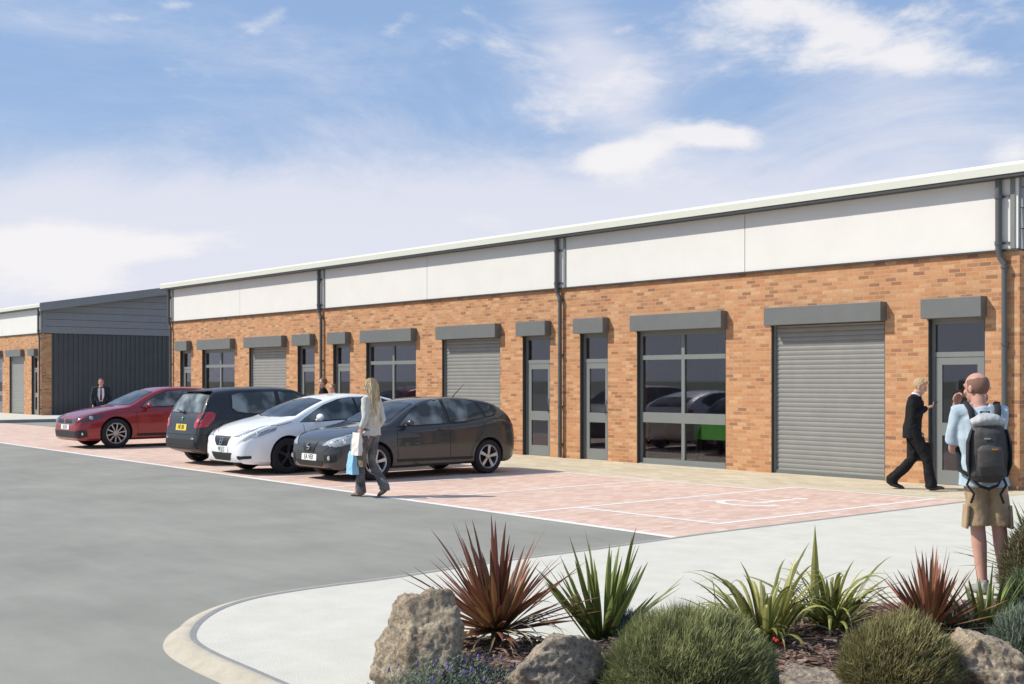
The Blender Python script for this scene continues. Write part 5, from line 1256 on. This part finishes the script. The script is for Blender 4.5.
for (px, t, ln, th, az_, wd, nm) in ((815, 7.35, .60, 1, 0, .030, 'spear_leaf'),):
    bm = bmesh.new(); lay = bm.verts.layers.float_color.new('tone'); prev = None
    for k in range(9):
        u = k / 8; wv = wd * (.7 + .3 * math.sin(u * 3.1)) * (1 - u ** 2.5) + .0006; cur = [bm.verts.new((-wv * RT.x, -wv * RT.y, ln * u)), bm.verts.new((.006, -.01, ln * u)), bm.verts.new((wv * RT.x, wv * RT.y, ln * u))]
        for v in cur: v[lay] = (.6, .7, .6, 1)
        if prev: bm.faces.new((prev[0], prev[1], cur[1], cur[0])); bm.faces.new((prev[1], prev[2], cur[2], cur[1]))
        prev = cur
    o = mesh_obj(nm, bm, LY, a, recalc=False); o.location = on_bed(px, t) - a.location
a = blades('cordyline_plant', 'smaller red-brown spiky plant behind the small mound, left of the man with the backpack', 'plant', on_bed(930, 6.9) + Vector((0, 0, .06)), 130, .32, .52, .0145, LR, 5, 2, 80, .045, .035, group=sp_g); dried(a, 10, .25, 13)
blades('flax_plant', 'green spiky clump at the feet of the man with the backpack', 'plant', on_bed(985, 6.9), 80, .26, .50, .013, LG, 6, 4, 62, .12, .06, group=sp_g)
blades('flax_plant', 'green spiky clump at the right edge behind the legs of the man with the backpack', 'plant', on_bed(1040, 9.6), 70, .45, .85, .016, LG, 7, 5, 75, .12, .08, group=sp_g)

def mound(label, px, t, rx, ry, h, n, base, tip, seed, ln=.06, name='shrub', cat='shrub', group=None, wid=.0022, zoff=0.0, trans=.2):
    rnd = random.Random(seed); root = tag(empty(name, on_bed(px, t) + Vector((0, 0, zoff))), label, cat, group)
    def surf(d):
        f = 1 + .11 * noise.noise(Vector(d) * 2.6 + Vector((seed, 0, 0))) + .09 * noise.noise(Vector(d) * 7 + Vector((0, seed, 0))); return Vector((d[0] * rx * f, d[1] * ry * f, d[2] * h * f))
    bm = bmesh.new(); bmesh.ops.create_icosphere(bm, subdivisions=4, radius=1.0)
    for v in bm.verts: q = surf(v.co.normalized()) * .90; q.z = max(q.z, -.05); v.co = q
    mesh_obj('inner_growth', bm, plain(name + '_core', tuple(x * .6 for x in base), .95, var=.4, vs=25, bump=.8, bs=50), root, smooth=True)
    bm = bmesh.new(); lay = bm.verts.layers.float_color.new('tone')
    for i in range(n):
        d = Vector((rnd.gauss(0, 1), rnd.gauss(0, 1), abs(rnd.gauss(0, 1)) - .12)).normalized(); p = surf(d) * rnd.uniform(.80, 1.0)
        o_ = (Vector((d.x / rx, d.y / ry, d.z / h)).normalized() + Vector((rnd.gauss(0, .38), rnd.gauss(0, .38), rnd.gauss(0, .3) + .45))).normalized()
        l_ = ln * rnd.uniform(.5, 1.3); sd_ = o_.cross(Vector((rnd.random(), rnd.random(), rnd.random()))).normalized() * wid * rnd.uniform(.7, 1.4); bend = Vector((rnd.gauss(0, .15), rnd.gauss(0, .15), .15)) * l_
        patchy = .5 + .5 * noise.noise(d * 4 + Vector((9, seed, 1)))
        m1, e1 = p + o_ * l_ * .5, p + o_ * l_ + bend; v = [bm.verts.new(p - sd_), bm.verts.new(p + sd_), bm.verts.new(m1 + sd_ * .8), bm.verts.new(m1 - sd_ * .8), bm.verts.new(e1)]
        tn = rnd.random() * .5 + patchy * .5
        for k, vv in enumerate(v): vv[lay] = ((0, 0, .5, .5, 1)[k], tn, rnd.random() * .3 + patchy * .6, 1)
        bm.faces.new(v[:4]); bm.faces.new((v[3], v[2], v[4]))
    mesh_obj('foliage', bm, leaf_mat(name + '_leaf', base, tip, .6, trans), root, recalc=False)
    return root
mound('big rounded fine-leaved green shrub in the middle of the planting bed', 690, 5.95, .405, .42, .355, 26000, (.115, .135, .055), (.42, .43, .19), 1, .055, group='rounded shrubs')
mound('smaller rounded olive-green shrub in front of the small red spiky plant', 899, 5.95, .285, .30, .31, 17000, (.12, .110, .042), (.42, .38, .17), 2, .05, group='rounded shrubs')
mound('small silvery green shrub tucked behind the squat boulder', 632, 7.2, .14, .14, .16, 2600, (.07, .10, .08), (.30, .38, .33), 3, .05, wid=.004)
mound('small blue-green shrub beside the rounded boulder below the small red spiky plant', 957, 6.85, .16, .16, .14, 2600, (.05, .085, .06), (.18, .27, .20), 4, .05, wid=.004)
mound('blue-grey shrub at the bottom right corner of the planting bed', 1040, 6.35, .24, .26, .30, 7000, (.09, .12, .08), (.30, .36, .27), 5, .06, wid=.004)
mound('silver and golden bushy shrub at the right edge behind the man with the backpack', 1052, 8.9, .33, .36, .50, 9000, (.10, .085, .03), (.34, .32, .19), 6, .08, wid=.006)
mound('low dark green shrub by the feet of the man with the backpack', 1036, 7.8, .20, .22, .26, 5000, (.05, .075, .03), (.20, .26, .13), 7, .06, wid=.005)
# lavender with violet flower spikes
root = tag(empty('lavender_plant', on_bed(445, 5.9)), 'lavender with violet flowers growing at the foot of the tall tan boulder', 'plant')
rnd = random.Random(8); bm = bmesh.new(); lay = bm.verts.layers.float_color.new('tone'); violet = plain('violet_flower', (.17, .12, .34), .8)
for i in range(900):
    c = Vector((rnd.gauss(0, .13), rnd.gauss(0, .15), 0)); a = rnd.uniform(0, 6.28); o_ = Vector((math.cos(a) * rnd.uniform(0, .5), math.sin(a) * rnd.uniform(0, .5), 1)).normalized(); l_ = rnd.uniform(.08, .20) * (1 - c.length * .8)
    tn = rnd.random(); dk = rnd.random(); prev = None; s_ = Vector((math.cos(a + 1.5), math.sin(a + 1.5), 0)) * .0028
    for k in range(7):
        u = k / 6; p = c + o_ * l_ * u; 
        if k:
            for q in range(2):
                b = rnd.uniform(0, 6.28); dd = Vector((math.cos(b), math.sin(b), .7)).normalized() * rnd.uniform(.014, .03); sw = dd.cross(o_).normalized() * .0022
                v = [bm.verts.new(p - sw), bm.verts.new(p + sw), bm.verts.new(p + dd)]
                for vv in v: vv[lay] = (u, tn, dk, 1)
                bm.faces.new(v)
    if i % 26 == 0: fb = bmesh.new(); ell(fb, c + o_ * (l_ + .02), (.0065, .0065, .013), None, 6); mesh_obj('flower_head', fb, violet, root, smooth=True)
mesh_obj('foliage', bm, leaf_mat('lavender_leaf', (.06, .085, .05), (.22, .27, .20), .7, .2), root, recalc=False)
# small red flowers
def flower(label, px, t, h, bend, nb, seed):
    rnd = random.Random(seed); root = tag(empty('red_flower', on_bed(px, t)), label, 'flower', 'small red flowers'); bm = bmesh.new()
    tube(bm, [(0, 0, -.02), (bend * .1, 0, h * .5), (bend * .5, 0, h * .85), (bend, 0, h)], [.003, .003, .0025, .002], n=6); mesh_obj('stem', bm, plain('dark_stem', (.03, .035, .02), .7), root)
    for k in range(nb):
        bm = bmesh.new(); c = Vector((rnd.uniform(-.02, .03), rnd.uniform(-.02, .02), .04 + rnd.uniform(0, .03)))
        for q in range(5): a = q * 1.257; ell(bm, c + Vector((math.cos(a) * .006, math.sin(a) * .006, 0)), (.007, .007, .012), None, 8)
        mesh_obj('bloom', bm, plain('crimson_petal', (.42, .02, .03), .6), root, smooth=True)
flower('crimson flower heads on the near edge of the yellow-green clump, beside the big mound', 716, 7.2, .30, -.03, 3, 1)
flower('scarlet flower low in the bark mulch below the yellow-green clump', 776, 6.7, .10, .02, 3, 2)
# ------------------------------------------------------------------ light, sky, output
SEL = R(44); sd = Vector((-0.645, -0.764, 0)).normalized() * math.cos(SEL) + Vector((0, 0, math.sin(SEL)))
sun = bpy.data.lights.new('sun', 'SUN'); sun.energy = 5.0; sun.angle = R(0.5); sun.color = (1.0, 0.94, 0.85)
so = link(bpy.data.objects.new('sun', sun)); so.rotation_euler = (-sd).to_track_quat('-Z', 'Y').to_euler()
w = bpy.data.worlds.new('World'); scene.world = w; w.use_nodes = True
N = w.node_tree.nodes; L = w.node_tree.links; bg = N['Background']
sky = N.new('ShaderNodeTexSky'); sky.sky_type = 'NISHITA'; sky.sun_disc = False; sky.sun_elevation = SEL; sky.sun_rotation = math.atan2(-0.645, -0.764)
sky.air_density = 1.0; sky.dust_density = 0.6; sky.ozone_density = 1.6
SKS = 0.12
tc = N.new('ShaderNodeTexCoord'); D0 = tc.outputs['Generated']
def math_(op, a, b=None, c=None, clamp=False):
    m = N.new('ShaderNodeMath'); m.operation = op; m.use_clamp = clamp
    for i, v in enumerate((a, b, c)):
        if v is None: continue
        if isinstance(v, (int, float)): m.inputs[i].default_value = v
        else: L.new(v, m.inputs[i])
    return m.outputs[0]
def dot(v):
    m = N.new('ShaderNodeVectorMath'); m.operation = 'DOT_PRODUCT'; L.new(D0, m.inputs[0]); m.inputs[1].default_value = v; return m.outputs['Value']
# noise in a frame where a cloud layer is wider than tall
def cloud_noise(scale, sz, detail, rough, dist=0.0, off=(0, 0, 0), rot=None):
    mp = N.new('ShaderNodeMapping'); mp.inputs['Scale'].default_value = (1, 1, sz); mp.inputs['Location'].default_value = off
    if rot: mp.inputs['Rotation'].default_value = rot
    L.new(D0, mp.inputs[0]); n = N.new('ShaderNodeTexNoise'); n.inputs['Scale'].default_value = scale; n.inputs['Detail'].default_value = detail
    n.inputs['Roughness'].default_value = rough; n.inputs['Distortion'].default_value = dist; L.new(mp.outputs[0], n.inputs['Vector']); return n.outputs[0]
nA = cloud_noise(5.0, 2.6, 9, 0.62, 0.3); nB = cloud_noise(2.4, 3.2, 8, 0.66, 0.9, (3, 1, 2)); nC = cloud_noise(16, 2.0, 6, 0.6, 0.2)
def patch(px, py, rx, ry, amp, ang=0.0, pw=1.0):
    c = ray(px, py).normalized(); e1 = RT.copy(); e1 = (e1 - c * e1.dot(c)).normalized(); e2 = c.cross(e1); e2 = -e2 if e2.z < 0 else e2
    a = R(ang); f1 = e1 * math.cos(a) + e2 * math.sin(a); f2 = -e1 * math.sin(a) + e2 * math.cos(a)
    k = F / math.hypot(F, math.hypot(px - CX, py - HY)) ** 1
    u = dot(f1 * (F / rx)); v = dot(f2 * (F / ry)); front = dot(c)
    r2 = math_('ADD', math_('MULTIPLY', u, u), math_('MULTIPLY', v, v))
    g = math_('MULTIPLY', math_('EXPONENT', math_('MULTIPLY', r2, -1.0)), amp)
    return math_('MULTIPLY', g, math_('GREATER_THAN', front, 0))
def msum(l):
    s = l[0]
    for x in l[1:]: s = math_('ADD', s, x)
    return s
zc = dot((0, 0, 1))
crisp = msum([patch(905, 30, 165, 36, .38), patch(935, 65, 80, 17, .36, -3), patch(775, 6, 80, 16, .18), patch(622, 155, 48, 14, .42, 12), patch(712, 135, 55, 13, .42, -3), patch(85, 238, 95, 24, .38), patch(20, 262, 80, 30, .32), patch(190, 248, 90, 16, .24), patch(330, 236, 110, 12, .16), patch(480, 222, 80, 10, .12),
              patch(280, 14, 36, 14, .30, 20), patch(178, 4, 22, 6, .25), patch(125, 18, 40, 5, .16), patch(400, 22, 20, 9, .22, 30), patch(1012, 150, 26, 14, .30, 25), patch(560, 175, 120, 30, .05)])
d1 = math_('ADD', math_('MULTIPLY', math_('ADD', nA, -0.5), 1.15), math_('MULTIPLY', math_('ADD', nC, -0.5), 0.48))
mr = N.new('ShaderNodeMapRange'); mr.interpolation_type = 'SMOOTHSTEP'; mr.inputs[1].default_value = 0.10; mr.inputs[2].default_value = 0.42; L.new(math_('ADD', d1, crisp), mr.inputs[0]); crispd = mr.outputs[0]
soft = msum([patch(60, 245, 360, 62, .80), patch(360, 240, 330, 55, .60), patch(600, 75, 110, 40, .50, -55), patch(800, 225, 260, 75, .45), patch(950, 120, 160, 70, .25), patch(620, 215, 120, 50, .18), patch(420, 130, 260, 90, .10), patch(820, 60, 160, 60, .25)])
soft = math_('ADD', soft, 0.10)
mr2 = N.new('ShaderNodeMapRange'); mr2.interpolation_type = 'SMOOTHSTEP'; mr2.inputs[1].default_value = 0.0; mr2.inputs[2].default_value = 0.80; L.new(math_('ADD', math_('ADD', math_('MULTIPLY', math_('ADD', nB, -0.5), 1.5), math_('MULTIPLY', math_('ADD', nA, -0.5), 0.5)), soft), mr2.inputs[0]); softd = math_('MULTIPLY', mr2.outputs[0], 0.80)
# pale air low over the horizon
hz = N.new('ShaderNodeMapRange'); hz.inputs[1].default_value = 0.02; hz.inputs[2].default_value = 0.24; hz.inputs[3].default_value = 0.55; hz.inputs[4].default_value = 0.0; hz.interpolation_type = 'SMOOTHSTEP'; L.new(zc, hz.inputs[0])
def mixc(f, a, b):
    m = N.new('ShaderNodeMix'); m.data_type = 'RGBA'; L.new(f, m.inputs[0]) if not isinstance(f, float) else setattr(m.inputs[0], 'default_value', f)
    for i, v in ((6, a), (7, b)):
        if isinstance(v, tuple): m.inputs[i].default_value = (*v, 1)
        else: L.new(v, m.inputs[i])
    return m.outputs[2]
scl = N.new('ShaderNodeVectorMath'); scl.operation = 'SCALE'; L.new(sky.outputs[0], scl.inputs[0]); scl.inputs['Scale'].default_value = 1.0
k = 1 / SKS
skyc = mixc(0.75, scl.outputs[0], (0.32 * k, 0.48 * k, 0.78 * k))
c1 = mixc(hz.outputs[0], skyc, (0.76 * k, 0.80 * k, 0.90 * k))
c2 = mixc(softd, c1, (0.82 * k, 0.82 * k, 0.90 * k))
c3 = mixc(math_('MULTIPLY', crispd, 0.9), c2, (0.93 * k, 0.91 * k, 0.92 * k))
L.new(c3, bg.inputs[0]); bg.inputs[1].default_value = SKS
vs_ = scene.view_settings; scene.display_settings.display_device = 'sRGB'
vs_.view_transform = 'Standard'; vs_.look = 'None'; vs_.exposure = 0.0; vs_.gamma = 1.0; vs_.use_curve_mapping = False
scene.render.engine = 'CYCLES'; scene.cycles.use_denoising = True; scene.cycles.max_bounces = 8; scene.cycles.transparent_max_bounces = 12
scene.cycles.sample_clamp_indirect = 8
